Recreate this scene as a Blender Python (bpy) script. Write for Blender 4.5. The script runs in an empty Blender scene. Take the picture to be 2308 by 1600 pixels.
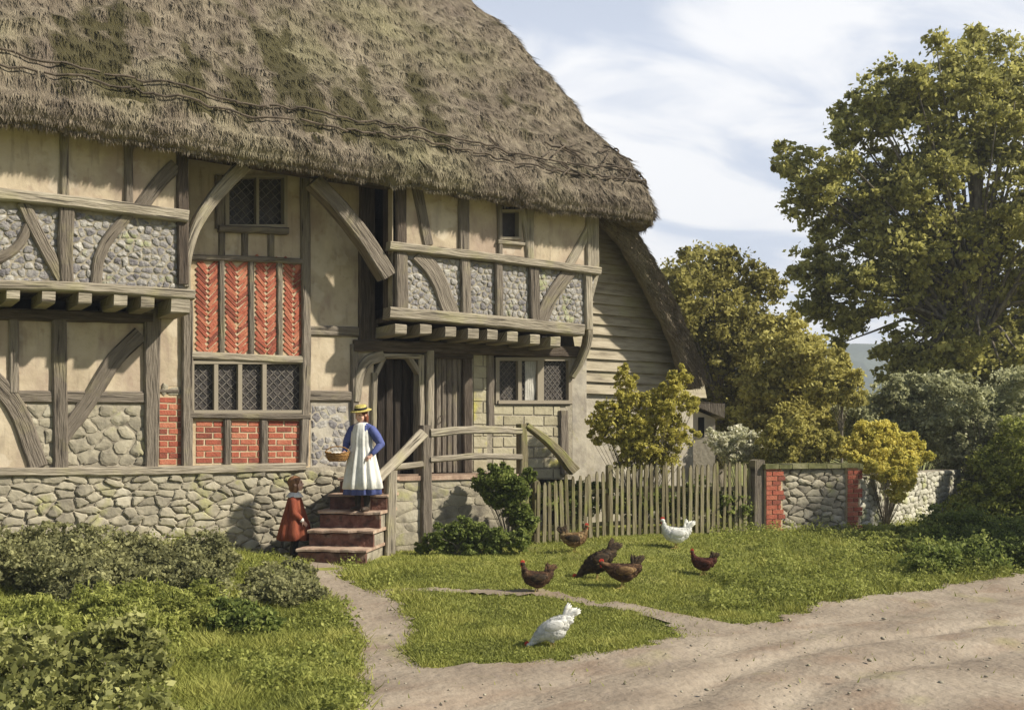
import bpy, bmesh, math, random
import numpy as np
from mathutils import Vector, Matrix, noise as mn
random.seed(7); RNG = np.random.default_rng(7)
R = math.radians
S = bpy.context.scene
COL = S.collection

# ------------------------------------------------------------ camera, sky, sun, exposure
F = 2300.0; CX = 1154.0; HZ = 1000.0; CAM = Vector((0, -12.2, 1.65))
FW = Vector((0.5548, 0.8320, 0)); RT = Vector((0.8320, -0.5548, 0))
cam = bpy.data.cameras.new('camera'); co = bpy.data.objects.new('camera', cam); COL.objects.link(co)
co.location = CAM; co.rotation_euler = (R(90), 0, -math.atan2(FW.x, FW.y))
cam.sensor_width = 36; cam.lens = 36 * F / 2308; cam.shift_y = 200 / 2308
cam.clip_start = 0.1; cam.clip_end = 4000
S.camera = co
S.view_settings.view_transform = 'Standard'; S.view_settings.look = 'None'
S.view_settings.gamma = 1; S.view_settings.use_curve_mapping = False
S.view_settings.exposure = 0.58
SUN = Vector((1.0, -1.05, 1.15)).normalized()
W = bpy.data.worlds.new('World'); S.world = W; W.use_nodes = True
wn = W.node_tree; wn.nodes.clear()
def N(t, ty, **kw):
    n = t.nodes.new(ty)
    for k, v in kw.items():
        if hasattr(n, k): setattr(n, k, v)
        else: n.inputs[k].default_value = v
    return n
wo = N(wn, 'ShaderNodeOutputWorld'); bg = N(wn, 'ShaderNodeBackground'); bg.inputs['Strength'].default_value = 0.052
sky = N(wn, 'ShaderNodeTexSky'); sky.sky_type = 'NISHITA'; sky.sun_disc = False
sky.sun_elevation = math.asin(SUN.z); sky.sun_rotation = math.atan2(SUN.x, SUN.y)
sky.air_density = 1.0; sky.dust_density = 1.5; sky.ozone_density = 1.5
tc = N(wn, 'ShaderNodeTexCoord'); sx = N(wn, 'ShaderNodeSeparateXYZ')
ad = N(wn, 'ShaderNodeMath', operation='ADD'); ad.inputs[1].default_value = 0.12
dx = N(wn, 'ShaderNodeMath', operation='DIVIDE'); dy = N(wn, 'ShaderNodeMath', operation='DIVIDE')
cb = N(wn, 'ShaderNodeCombineXYZ')
L = wn.links.new
L(tc.outputs['Generated'], sx.inputs[0]); L(sx.outputs[2], ad.inputs[0])
L(sx.outputs[0], dx.inputs[0]); L(ad.outputs[0], dx.inputs[1]); L(sx.outputs[1], dy.inputs[0]); L(ad.outputs[0], dy.inputs[1])
L(dx.outputs[0], cb.inputs[0]); L(dy.outputs[0], cb.inputs[1])
mp = N(wn, 'ShaderNodeMapping'); mp.inputs['Rotation'].default_value = (0, 0, R(34)); mp.inputs['Scale'].default_value = (1.25, 1.9, 1)
mp.inputs['Location'].default_value = (0.35, 0.9, 0)
L(cb.outputs[0], mp.inputs[0])
cn = N(wn, 'ShaderNodeTexNoise'); cn.inputs['Scale'].default_value = 1.5; cn.inputs['Detail'].default_value = 7; cn.inputs['Roughness'].default_value = 0.5; cn.inputs['Distortion'].default_value = 0.6
L(mp.outputs[0], cn.inputs['Vector'])
cr = N(wn, 'ShaderNodeMapRange'); cr.inputs[1].default_value = 0.40; cr.inputs[2].default_value = 0.60; cr.clamp = True
cr.interpolation_type = 'SMOOTHSTEP'
L(cn.outputs[0], cr.inputs[0])
hz = N(wn, 'ShaderNodeMix', data_type='RGBA')       # thin high veil that pales the blue
hz.inputs[0].default_value = 0.62; hz.inputs[7].default_value = (10.6, 11.6, 13.6, 1)
L(sky.outputs[0], hz.inputs[6])
el = N(wn, 'ShaderNodeMapRange'); el.inputs[1].default_value = 0.36; el.inputs[2].default_value = 0.75; el.inputs[3].default_value = 1.0; el.inputs[4].default_value = 0.12   # veil and cloud thin out overhead
L(sx.outputs[2], el.inputs[0])
vd = N(wn, 'ShaderNodeVectorMath', operation='DOT_PRODUCT'); vd.inputs[1].default_value = (0.55, 0.83, 0.0); L(tc.outputs['Generated'], vd.inputs[0])   # the cloud bank lies beyond the cottage, clear sky behind
vm = N(wn, 'ShaderNodeMapRange'); vm.inputs[1].default_value = -0.1; vm.inputs[2].default_value = 0.7; vm.inputs[3].default_value = 0.12; vm.inputs[4].default_value = 1.0; L(vd.outputs['Value'], vm.inputs[0])
e2 = N(wn, 'ShaderNodeMath', operation='MULTIPLY'); L(el.outputs[0], e2.inputs[0]); L(vm.outputs[0], e2.inputs[1]); el = e2
hm = N(wn, 'ShaderNodeMath', operation='MULTIPLY'); hm.inputs[1].default_value = 0.78; L(el.outputs[0], hm.inputs[0]); L(hm.outputs[0], hz.inputs[0])
cmu = N(wn, 'ShaderNodeMath', operation='MULTIPLY'); L(cr.outputs[0], cmu.inputs[0]); L(el.outputs[0], cmu.inputs[1])
cm = N(wn, 'ShaderNodeMix', data_type='RGBA'); cm.inputs[7].default_value = (13.6, 13.7, 14.0, 1)
L(cmu.outputs[0], cm.inputs[0]); L(hz.outputs[2], cm.inputs[6]); L(cm.outputs[2], bg.inputs[0]); L(bg.outputs[0], wo.inputs[0])
sl = bpy.data.lights.new('sun', 'SUN'); sl.energy = 5.0; sl.angle = R(1.6); sl.color = (1.0, 0.92, 0.77)
so = bpy.data.objects.new('sun', sl); COL.objects.link(so); so.rotation_euler = SUN.to_track_quat('Z', 'Y').to_euler(); so.location = (20, -20, 25)

# ------------------------------------------------------------ helpers
def dirp(u): return FW + RT * ((u - CX) / F)
def Wd(u, v, t):                       # point at depth t
    p = CAM + dirp(u) * t; return Vector((p.x, p.y, CAM.z + (HZ - v) / F * t))
def PY(u, v, Y):                       # point on the vertical plane Y
    return Wd(u, v, (Y - CAM.y) / dirp(u).y)
def proj(p):
    r = Vector(p) - CAM; d = r.dot(FW); return CX + F * r.dot(RT) / d, HZ - F * (p[2] - CAM.z) / d
def sst(a, b, x):
    t = min(1, max(0, (x - a) / (b - a))); return t * t * (3 - 2 * t)
def H(x, y):                           # height of the ground
    z = 0.24 * sst(-5.2, -1.2, y + 0.10 * (x - 5))
    z += 0.25 * sst(-2.4, -0.4, y) * sst(5.0, 2.6, x)
    z += 0.10 * sst(7, 9, x) * sst(14, 11, x) * sst(-4, -1.5, y)
    z += 1.2 * sst(18, 45, y)
    z += 0.035 * mn.noise(Vector((x * 0.9, y * 0.9, 0))) + 0.012 * mn.noise(Vector((x * 3, y * 3, 2)))
    return z
def GR(u, v):                          # ground point seen at a pixel
    d = dirp(u); s = (HZ - v) / F
    lo = 2.0
    t = lo
    while t < 120:
        x = CAM.x + d.x * t; y = CAM.y + d.y * t
        if CAM.z + s * t < H(x, y): break
        t += 0.03
    return Vector((x, y, H(x, y)))

WL = {}
def tag(o, label=None, cat=None, group=None, kind=None):
    if label: o['label'] = label
    if cat: o['category'] = cat
    if group: o['group'] = group
    if kind: o['kind'] = kind
    return o
def empty(name, loc, label, cat, group=None, rz=0):
    o = bpy.data.objects.new(name, None); COL.objects.link(o); o.location = loc; o.rotation_euler = (0, 0, rz)
    o.empty_display_size = 0.2
    WL[o] = Vector(loc); return tag(o, label, cat, group)
def mk(name, vs, fs, mat, parent=None, rnd=None, rnd2=None, uv=None, smooth=False, local=False, origin=None):
    me = bpy.data.meshes.new(name)
    vs = np.asarray(vs, dtype=np.float32)
    off = Vector((0, 0, 0))
    if not local:
        if parent is not None: off = WL.get(parent, Vector((0, 0, 0)))
        elif origin is not None: off = Vector(origin)
        vs = vs - np.array(off, dtype=np.float32)
    if isinstance(fs, np.ndarray):
        n, k = fs.shape
        me.vertices.add(len(vs)); me.vertices.foreach_set('co', vs.ravel())
        me.loops.add(n * k); me.loops.foreach_set('vertex_index', fs.astype(np.int32).ravel())
        me.polygons.add(n); me.polygons.foreach_set('loop_start', np.arange(0, n * k, k, dtype=np.int32))
        me.polygons.foreach_set('loop_total', np.full(n, k, dtype=np.int32))
        me.update(calc_edges=True)
    else:
        me.from_pydata([tuple(v) for v in vs], [], fs)
    if rnd is None and not isinstance(fs, np.ndarray): rnd = [0.5] * len(fs)
    if rnd is not None:
        a = me.attributes.new('rnd', 'FLOAT', 'FACE'); a.data.foreach_set('value', np.asarray(rnd, dtype=np.float32))
    if rnd2 is not None:
        a = me.attributes.new('rnd2', 'FLOAT', 'FACE'); a.data.foreach_set('value', np.asarray(rnd2, dtype=np.float32))
    if uv is not None:                 # uv per vertex
        uvl = me.uv_layers.new(name='UVMap'); li = np.zeros(len(me.loops), dtype=np.int32); me.loops.foreach_get('vertex_index', li)
        uvl.data.foreach_set('uv', np.asarray(uv, dtype=np.float32)[li].ravel())
    if smooth: me.polygons.foreach_set('use_smooth', np.ones(len(me.polygons), dtype=bool))
    me.materials.append(mat)
    o = bpy.data.objects.new(name, me); COL.objects.link(o)
    if parent is not None: o.parent = parent; WL[o] = WL.get(parent, Vector((0, 0, 0)))
    else: o.location = off; WL[o] = off
    return o

def mat(name, cols, scale=5, stretch=(1, 1, 1), attr=0.0, rough=0.85, bump=0.3, bscale=None, coord='Object', trans=0.0,
        spots=(), rng=(0.32, 0.68), spec=0.25, detail=6, bdist=0.02):
    m = bpy.data.materials.new(name); m.use_nodes = True; t = m.node_tree; t.nodes.clear(); L = t.links.new
    out = N(t, 'ShaderNodeOutputMaterial'); b = N(t, 'ShaderNodeBsdfPrincipled')
    b.inputs['Roughness'].default_value = rough; b.inputs['Specular IOR Level'].default_value = spec
    tc = N(t, 'ShaderNodeTexCoord'); mp = N(t, 'ShaderNodeMapping'); mp.inputs['Scale'].default_value = stretch
    L(tc.outputs[coord], mp.inputs[0])
    no = N(t, 'ShaderNodeTexNoise'); no.inputs['Scale'].default_value = scale; no.inputs['Detail'].default_value = detail; no.inputs['Roughness'].default_value = 0.62
    L(mp.outputs[0], no.inputs['Vector'])
    mr = N(t, 'ShaderNodeMapRange'); mr.inputs[1].default_value = rng[0]; mr.inputs[2].default_value = rng[1]
    L(no.outputs[0], mr.inputs[0]); fac = mr.outputs[0]
    if attr > 0:
        at = N(t, 'ShaderNodeAttribute', attribute_name='rnd')
        mx = N(t, 'ShaderNodeMix'); mx.inputs[0].default_value = attr
        L(fac, mx.inputs[2]); L(at.outputs['Fac'], mx.inputs[3]); fac = mx.outputs[0]
    ra = N(t, 'ShaderNodeValToRGB'); el = ra.color_ramp.elements
    n = len(cols)
    while len(el) < n: el.new(0.5)
    for i, c in enumerate(cols): el[i].position = i / max(1, n - 1); el[i].color = (*c, 1)
    L(fac, ra.inputs[0]); colr = ra.outputs[0]
    for sp in spots:                   # (colour, scale, lo, hi, strength, stretch)
        c, s, lo, hi, st = sp[:5]
        m2 = N(t, 'ShaderNodeMapping'); m2.inputs['Scale'].default_value = sp[5] if len(sp) > 5 else (1, 1, 1); m2.inputs['Location'].default_value = (s * 0.37, 3.1, 1.7)
        L(tc.outputs[coord], m2.inputs[0])
        n2 = N(t, 'ShaderNodeTexNoise'); n2.inputs['Scale'].default_value = s; n2.inputs['Detail'].default_value = 4; L(m2.outputs[0], n2.inputs['Vector'])
        r2 = N(t, 'ShaderNodeMapRange'); r2.inputs[1].default_value = lo; r2.inputs[2].default_value = hi; r2.inputs[4].default_value = st
        L(n2.outputs[0], r2.inputs[0])
        x2 = N(t, 'ShaderNodeMix', data_type='RGBA'); x2.inputs[7].default_value = (*c, 1)
        L(r2.outputs[0], x2.inputs[0]); L(colr, x2.inputs[6]); colr = x2.outputs[2]
    L(colr, b.inputs['Base Color'])
    if bump > 0:
        nb = N(t, 'ShaderNodeTexNoise'); nb.inputs['Scale'].default_value = bscale or scale * 3; nb.inputs['Detail'].default_value = 5; L(mp.outputs[0], nb.inputs['Vector'])
        bu = N(t, 'ShaderNodeBump'); bu.inputs['Strength'].default_value = bump; bu.inputs['Distance'].default_value = bdist
        L(nb.outputs[0], bu.inputs['Height']); L(bu.outputs[0], b.inputs['Normal'])
    if trans > 0:
        tr = N(t, 'ShaderNodeBsdfTranslucent'); L(colr, tr.inputs[0]); ms = N(t, 'ShaderNodeMixShader'); ms.inputs[0].default_value = trans
        L(b.outputs[0], ms.inputs[1]); L(tr.outputs[0], ms.inputs[2]); L(ms.outputs[0], out.inputs[0])
    else: L(b.outputs[0], out.inputs[0])
    return m

# ------------------------------------------------------------ materials
wood = mat('weathered_oak', [(0.045, 0.037, 0.030), (0.165, 0.14, 0.112), (0.33, 0.29, 0.235)], 2.2, (1.2, 11, 11), attr=0.35, coord='UV', bump=0.8, bscale=5, bdist=0.03, rng=(0.15, 0.85),
           spots=[((0.34, 0.31, 0.14), 3, 0.55, 0.75, 0.35), ((0.018, 0.014, 0.011), 2.6, 0.60, 0.66, 0.85, (0.7, 16, 16))])
wood_d = mat('dark_shaded_oak', [(0.025, 0.020, 0.016), (0.075, 0.058, 0.045), (0.16, 0.13, 0.10)], 2.2, (1.2, 11, 11), attr=0.35, coord='UV', bump=0.7, bscale=5, bdist=0.03)  # dark copy of the oak; shade of sheltered timbers put into the colour
wood_l = mat('bleached_oak', [(0.11, 0.095, 0.072), (0.28, 0.245, 0.19), (0.45, 0.405, 0.32)], 2.2, (1.0, 10, 10), attr=0.35, coord='UV', bump=0.7, bscale=5, bdist=0.03,
             spots=[((0.38, 0.36, 0.16), 3, 0.52, 0.72, 0.4), ((0.03, 0.024, 0.019), 2.6, 0.60, 0.66, 0.85, (0.7, 16, 16))])
wood_m = mat('mossy_wood', [(0.06, 0.05, 0.03), (0.17, 0.145, 0.085), (0.33, 0.295, 0.20)], 2.5, (1.0, 8, 8), coord='UV', bump=0.6, bscale=5, bdist=0.02, attr=0.35,
             spots=[((0.25, 0.27, 0.06), 4, 0.5, 0.7, 0.6)])
plaster = mat('lime_plaster', [(0.33, 0.27, 0.195), (0.47, 0.395, 0.285), (0.54, 0.465, 0.35)], 1.8, bump=0.35, bscale=14,
              spots=[((0.33, 0.25, 0.20), 1.4, 0.46, 0.70, 0.75), ((0.25, 0.18, 0.15), 3.4, 0.55, 0.75, 0.6, (1.6, 1, 0.5)), ((0.24, 0.16, 0.12), 11, 0.60, 0.78, 0.5), ((0.20, 0.16, 0.13), 5, 0.56, 0.72, 0.55, (2.2, 1, 0.3)), ((0.60, 0.54, 0.44), 2.1, 0.60, 0.64, 0.35)])
plaster_g = mat('grey_render', [(0.26, 0.23, 0.19), (0.39, 0.355, 0.29), (0.47, 0.435, 0.36)], 2.5, bump=0.5, bscale=12,
                spots=[((0.24, 0.22, 0.20), 3.5, 0.52, 0.72, 0.6), ((0.40, 0.38, 0.12), 5, 0.62, 0.75, 0.4)])
mortar = mat('lime_mortar', [(0.16, 0.14, 0.11), (0.29, 0.26, 0.20), (0.38, 0.34, 0.27)], 6, bump=0.6, bscale=25)
stone = mat('rubble_stone', [(0.12, 0.105, 0.085), (0.26, 0.235, 0.18), (0.36, 0.325, 0.245), (0.44, 0.41, 0.33)], 4, attr=0.5, bump=0.7, bscale=16,
            spots=[((0.34, 0.34, 0.11), 3.0, 0.58, 0.70, 0.5), ((0.10, 0.09, 0.075), 5, 0.56, 0.72, 0.6)])
flint = mat('knapped_flint', [(0.065, 0.06, 0.07), (0.18, 0.17, 0.175), (0.31, 0.295, 0.275), (0.50, 0.48, 0.43)], 14, attr=0.45, bump=0.7, bscale=30, rough=0.6,
            spots=[((0.30, 0.33, 0.08), 4.0, 0.62, 0.70, 0.5)])
ystone = mat('ochre_sandstone', [(0.24, 0.21, 0.14), (0.38, 0.345, 0.24), (0.46, 0.425, 0.31)], 4, attr=0.4, bump=0.6, bscale=18,
             spots=[((0.48, 0.44, 0.06), 2.2, 0.60, 0.68, 0.6)])
brick = mat('red_brick', [(0.13, 0.045, 0.034), (0.34, 0.095, 0.058), (0.46, 0.20, 0.12)], 9, attr=0.7, bump=0.5, bscale=40)
brick_d = mat('old_brown_brick', [(0.07, 0.035, 0.028), (0.15, 0.072, 0.052), (0.24, 0.14, 0.105)], 9, attr=0.3, bump=0.9, bscale=22, spots=[((0.045, 0.032, 0.028), 11, 0.52, 0.66, 0.7), ((0.34, 0.27, 0.20), 7, 0.58, 0.70, 0.5)])
bmortar = mat('brick_mortar', [(0.36, 0.26, 0.15), (0.48, 0.38, 0.25), (0.52, 0.43, 0.30)], 8, bump=0.4)
tread = mat('worn_tread', [(0.24, 0.16, 0.12), (0.38, 0.27, 0.20), (0.48, 0.38, 0.29)], 7, bump=0.5)
black = mat('interior_shade', [(0.008, 0.007, 0.007), (0.014, 0.012, 0.011)], 4, bump=0)  # near black colour stands in for the unlit inside of openings
glass = mat('old_glass', [(0.012, 0.011, 0.011), (0.06, 0.05, 0.045)], 6, rough=0.45, bump=0.6, bscale=20, spec=0.3)
lead = mat('lead_cames', [(0.10, 0.09, 0.08), (0.20, 0.18, 0.155)], 8, rough=0.7, bump=0)
curtain = mat('pale_curtain', [(0.35, 0.34, 0.31), (0.55, 0.53, 0.48)], 6, bump=0.3)
def thatch_mat():
    m = mat('weathered_thatch', [(0.075, 0.058, 0.042), (0.20, 0.165, 0.12), (0.36, 0.31, 0.225)], 1.3, (7, 7, 1.1), attr=0.45, bump=0.9, bscale=9, bdist=0.05, rng=(0.28, 0.72),
            spots=[((0.30, 0.30, 0.13), 0.5, 0.48, 0.68, 0.35), ((0.16, 0.12, 0.11), 0.9, 0.58, 0.75, 0.35)])
    t = m.node_tree; b = [n for n in t.nodes if n.type == 'BSDF_PRINCIPLED'][0]; lk = b.inputs['Base Color'].links[0].from_socket
    at = N(t, 'ShaderNodeAttribute', attribute_name='rnd2'); mx = N(t, 'ShaderNodeMix', data_type='RGBA'); mx.inputs[7].default_value = (0.062, 0.055, 0.018, 1)
    t.links.new(at.outputs['Fac'], mx.inputs[0]); t.links.new(lk, mx.inputs[6]); t.links.new(mx.outputs[2], b.inputs['Base Color'])
    return m
thatch = thatch_mat()
rod = mat('hazel_rods', [(0.05, 0.04, 0.03), (0.14, 0.11, 0.08)], 5, bump=0.3)
def leafm(name, cols, trans=0.45, **k): return mat(name, cols, 1.2, attr=0.72, rough=0.65, bump=0, trans=trans, spec=0.2, **k)
lf_tree = leafm('tree_leaves', [(0.12, 0.12, 0.045), (0.40, 0.385, 0.115), (0.70, 0.66, 0.25)])
lf_olive = leafm('olive_leaves', [(0.10, 0.09, 0.03), (0.33, 0.305, 0.09), (0.56, 0.51, 0.18)])
lf_yel = leafm('yellow_green_leaves', [(0.18, 0.16, 0.05), (0.48, 0.44, 0.13), (0.70, 0.65, 0.25)])
lf_grey = leafm('grey_green_leaves', [(0.17, 0.175, 0.09), (0.44, 0.45, 0.25), (0.66, 0.66, 0.44)])
lf_gold = leafm('golden_flowers', [(0.30, 0.31, 0.07), (0.66, 0.58, 0.13), (0.88, 0.80, 0.28)])
lf_white = leafm('white_flowers', [(0.40, 0.42, 0.20), (0.78, 0.76, 0.60), (0.85, 0.83, 0.72)])
lf_rose = leafm('climber_leaves', [(0.20, 0.18, 0.05), (0.50, 0.46, 0.11), (0.72, 0.65, 0.18)])
lf_ivy = leafm('ivy_leaves', [(0.05, 0.07, 0.02), (0.18, 0.23, 0.055), (0.40, 0.44, 0.13)])
lf_dark = leafm('shrub_leaves', [(0.09, 0.095, 0.05), (0.28, 0.28, 0.13), (0.50, 0.49, 0.24)])
lf_lush = leafm('lush_leaves', [(0.10, 0.12, 0.03), (0.32, 0.35, 0.085), (0.56, 0.57, 0.18)])
lf_near = leafm('broad_leaves', [(0.04, 0.05, 0.02), (0.22, 0.23, 0.07), (0.58, 0.58, 0.24)])
bark = mat('bark', [(0.08, 0.065, 0.05), (0.18, 0.155, 0.12), (0.28, 0.25, 0.20)], 3, (4, 4, 1), bump=0.8, bscale=12)
grassm = leafm('grass_blades', [(0.11, 0.13, 0.03), (0.26, 0.28, 0.06), (0.44, 0.43, 0.12)], 0.25)
groundm = mat('meadow_turf', [(0.12, 0.13, 0.03), (0.21, 0.22, 0.05), (0.30, 0.29, 0.08)], 2.2, bump=0.7, bscale=20, spots=[((0.24, 0.18, 0.09), 1.3, 0.6, 0.75, 0.5)])
dirt = mat('sandy_earth', [(0.16, 0.125, 0.095), (0.29, 0.24, 0.185), (0.41, 0.35, 0.275)], 1.6, attr=0.55, bump=0.7, bscale=14, bdist=0.03,
           spots=[((0.22, 0.155, 0.11), 1.1, 0.52, 0.66, 0.6, (1, 2.2, 1)), ((0.24, 0.20, 0.17), 9, 0.60, 0.72, 0.5), ((0.26, 0.24, 0.10), 1.7, 0.6, 0.72, 0.5)])
hillm = mat('wooded_hill', [(0.05, 0.07, 0.05), (0.09, 0.11, 0.07)], 0.05, bump=0)

# ------------------------------------------------------------ ground, road, path, hills
def inpoly(x, y, P):
    c = False; n = len(P); j = n - 1
    for i in range(n):
        if (P[i][1] > y) != (P[j][1] > y) and x < (P[j][0] - P[i][0]) * (y - P[i][1]) / (P[j][1] - P[i][1]) + P[i][0]: c = not c
        j = i
    return c
road_px = [(560, 2300), (700, 1760), (800, 1600), (835, 1545), (900, 1512), (1000, 1505), (1180, 1497), (1330, 1470), (1480, 1448), (1560, 1435), (1660, 1420), (1760, 1395),
           (1830, 1372), (1900, 1350), (2010, 1340), (2120, 1325), (2230, 1305), (2330, 1288), (2600, 1262), (3300, 1235), (3300, 2300)]
ROAD = [GR(*p).xy for p in road_px]
path_px = [(684, 1276), (722, 1262), (770, 1275), (758, 1300), (800, 1325), (870, 1345), (908, 1380), (935, 1430), (915, 1480), (960, 1512), (830, 1560), (785, 1530), (808, 1480), (790, 1420), (770, 1360), (712, 1312)]
PATH = [GR(*p).xy for p in path_px]
side_px = [(850, 1333), (900, 1326), (1010, 1328), (1120, 1334), (1230, 1332), (1330, 1352), (1400, 1358), (1470, 1372), (1560, 1392), (1680, 1418), (1640, 1440), (1540, 1440), (1500, 1405), (1420, 1380),
           (1350, 1368), (1230, 1345), (1100, 1343), (1000, 1336), (900, 1336), (860, 1345)]
SIDE = [GR(*p).xy for p in side_px]
def bare(x, y):
    ox = 0.09 * mn.noise(Vector((x * 2.3, y * 2.3, 5))) + 0.05 * mn.noise(Vector((x * 7, y * 7, 9))); oy = 0.09 * mn.noise(Vector((x * 2.3, y * 2.3, 15))) + 0.05 * mn.noise(Vector((x * 7, y * 7, 19)))
    if inpoly(x + ox * 2, y + oy * 2, ROAD): return 1
    if inpoly(x + ox, y + oy, PATH): return 2
    if inpoly(x + ox * 0.6, y + oy * 0.6, SIDE): return 3
    return 0
x0, x1, y0, y1, st = -7.0, 27.0, -11.5, 5.5, 0.085
nx = int((x1 - x0) / st) + 1; ny = int((y1 - y0) / st) + 1
gx = np.linspace(x0, x1, nx); gy = np.linspace(y0, y1, ny)
gv = np.array([(x, y, H(x, y)) for y in gy for x in gx]); cls = np.array([[bare(gx[i] + st / 2, gy[j] + st / 2) for i in range(nx - 1)] for j in range(ny - 1)])
ii, jj = np.meshgrid(np.arange(nx - 1), np.arange(ny - 1)); q = np.stack([jj * nx + ii, jj * nx + ii + 1, (jj + 1) * nx + ii + 1, (jj + 1) * nx + ii], -1).reshape(-1, 4)
clsf = cls.reshape(-1)
low = gv.copy()


mask = np.ones(len(gv), bool); mask[q[clsf != 1].ravel()] = False; low[mask, 2] -= 0.12
gname = mk('ground', low, q, groundm, smooth=True); tag(gname, kind='structure')
RUTS = [[GR(*p).xy for p in L_] for L_ in ([(1050, 2100), (1280, 1750), (1480, 1600), (1640, 1520), (1850, 1455), (2080, 1425), (2330, 1395), (2800, 1350)], [(1500, 2100), (1620, 1750), (1720, 1610), (1830, 1545), (1980, 1500), (2160, 1475), (2340, 1455), (2900, 1400)], [(700, 1800), (1000, 1600), (1300, 1540), (1560, 1480), (1800, 1420), (2000, 1385), (2330, 1335)])]
def segd(x, y, L_):
    m = 9
    for a, b in zip(L_, L_[1:]):
        d = b - a; t = max(0, min(1, ((x - a.x) * d.x + (y - a.y) * d.y) / d.length_squared)); m = min(m, math.hypot(x - a.x - d.x * t, y - a.y - d.y * t))
    return m
def rutv(x, y):
    ox = 0.05 * mn.noise(Vector((x, y, 40))); k = 0
    for i, L_ in enumerate(RUTS): dd = segd(x + ox, y + ox, L_); k = max(k, math.exp(-(dd / (0.11 + 0.05 * i)) ** 2) * (1.0 if i < 2 else 0.6))
    return k
def ruts(v):
    v = v.copy()
    for k in range(len(v)):
        x, y = v[k][0], v[k][1]
        v[k][2] += 0.012 + 0.016 * mn.noise(Vector((x * 4, y * 4, 3))) * 0.7 + 0.02 * mn.noise(Vector((x * 1.1, y * 1.1, 31))) - 0.045 * rutv(x, y)
    return v
def sub(name, cid):
    f = q[clsf == cid]; us, inv = np.unique(f, return_inverse=True)
    return tag(mk(name, ruts(gv[us]), inv.reshape(f.shape), dirt, smooth=True, rnd=[0.45 + 0.5 * mn.noise(Vector((gv[a[0]][0] * 0.8, gv[a[0]][1] * 1.4, 77))) + 0.35 * rutv(gv[a[0]][0], gv[a[0]][1]) for a in f]), kind='structure')
sub('road', 1); sub('path', 2); sub('side_path', 3)
far = []; ff = []
xs = [-900, -200, -60, -20, x0]; 
def strip(xa, xb, ya, yb, n, m):
    b = len(far)
    for j in range(m + 1):
        for i in range(n + 1):
            x = xa + (xb - xa) * i / n; y = ya + (yb - ya) * j / m; far.append((x, y, H(x, y) - 0.003))
    for j in range(m):
        for i in range(n):
            a = b + j * (n + 1) + i; ff.append((a, a + 1, a + n + 2, a + n + 1))
strip(-60, x0, -60, 60, 12, 40); strip(x1, 90, -60, 60, 20, 40); strip(x0, x1, y1, 60, 60, 60); strip(x0, x1, -60, y0, 20, 20)
strip(-900, -60, -900, 900, 6, 6); strip(90, 900, -900, 900, 6, 6); strip(-60, 90, 60, 900, 4, 6); strip(-60, 90, -900, -60, 4, 6)
tag(mk('meadow', far, ff, groundm, smooth=True), kind='structure')
# far wooded hill
hv = []; hf = []; c0 = Wd(1935, 1000, 420)
for j in range(13):
    for i in range(61):
        a = (i / 60 - 0.5) * 2; d = j / 12
        p = c0 + RT * (a * 300) + FW * (d * 160)
        hgt = 54 * math.sin(min(1, d * 1.6) * math.pi / 2) * (1 - 0.75 * abs(a) ** 1.5) + 5 * mn.noise(Vector((a * 9, d * 4, 0))) + 3 * mn.noise(Vector((a * 60, d * 20, 4)))
        hv.append((p.x, p.y, -2 + max(0, hgt)))
for j in range(12):
    for i in range(60): a = j * 61 + i; hf.append((a, a + 1, a + 62, a + 61))
tag(mk('hills', hv, hf, hillm, smooth=False), kind='structure')

# ------------------------------------------------------------ building helpers
def resample(pts, step, closed=False):
    P = [Vector((p[0], p[1])) for p in pts]
    if len(P) > 2:                     # catmull-rom
        Q = []; E = [P[0] * 2 - P[1]] + P + [P[-1] * 2 - P[-2]]
        for i in range(1, len(E) - 2):
            for k in range(8):
                t = k / 8; a, b, c, d = E[i - 1:i + 3]
                Q.append(0.5 * ((2 * b) + (c - a) * t + (2 * a - 5 * b + 4 * c - d) * t * t + (3 * b - a - 3 * c + d) * t ** 3))
        Q.append(P[-1]); P = Q
    Lg = [0]
    for a, b in zip(P, P[1:]): Lg.append(Lg[-1] + (b - a).length)
    n = max(2, int(Lg[-1] / step)); out = []; k = 0
    for i in range(n + 1):
        s = Lg[-1] * i / n
        while k < len(P) - 2 and Lg[k + 1] < s: k += 1
        out.append(P[k].lerp(P[k + 1], (s - Lg[k]) / max(1e-6, Lg[k + 1] - Lg[k])))
    return out
BS = [0]
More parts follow.
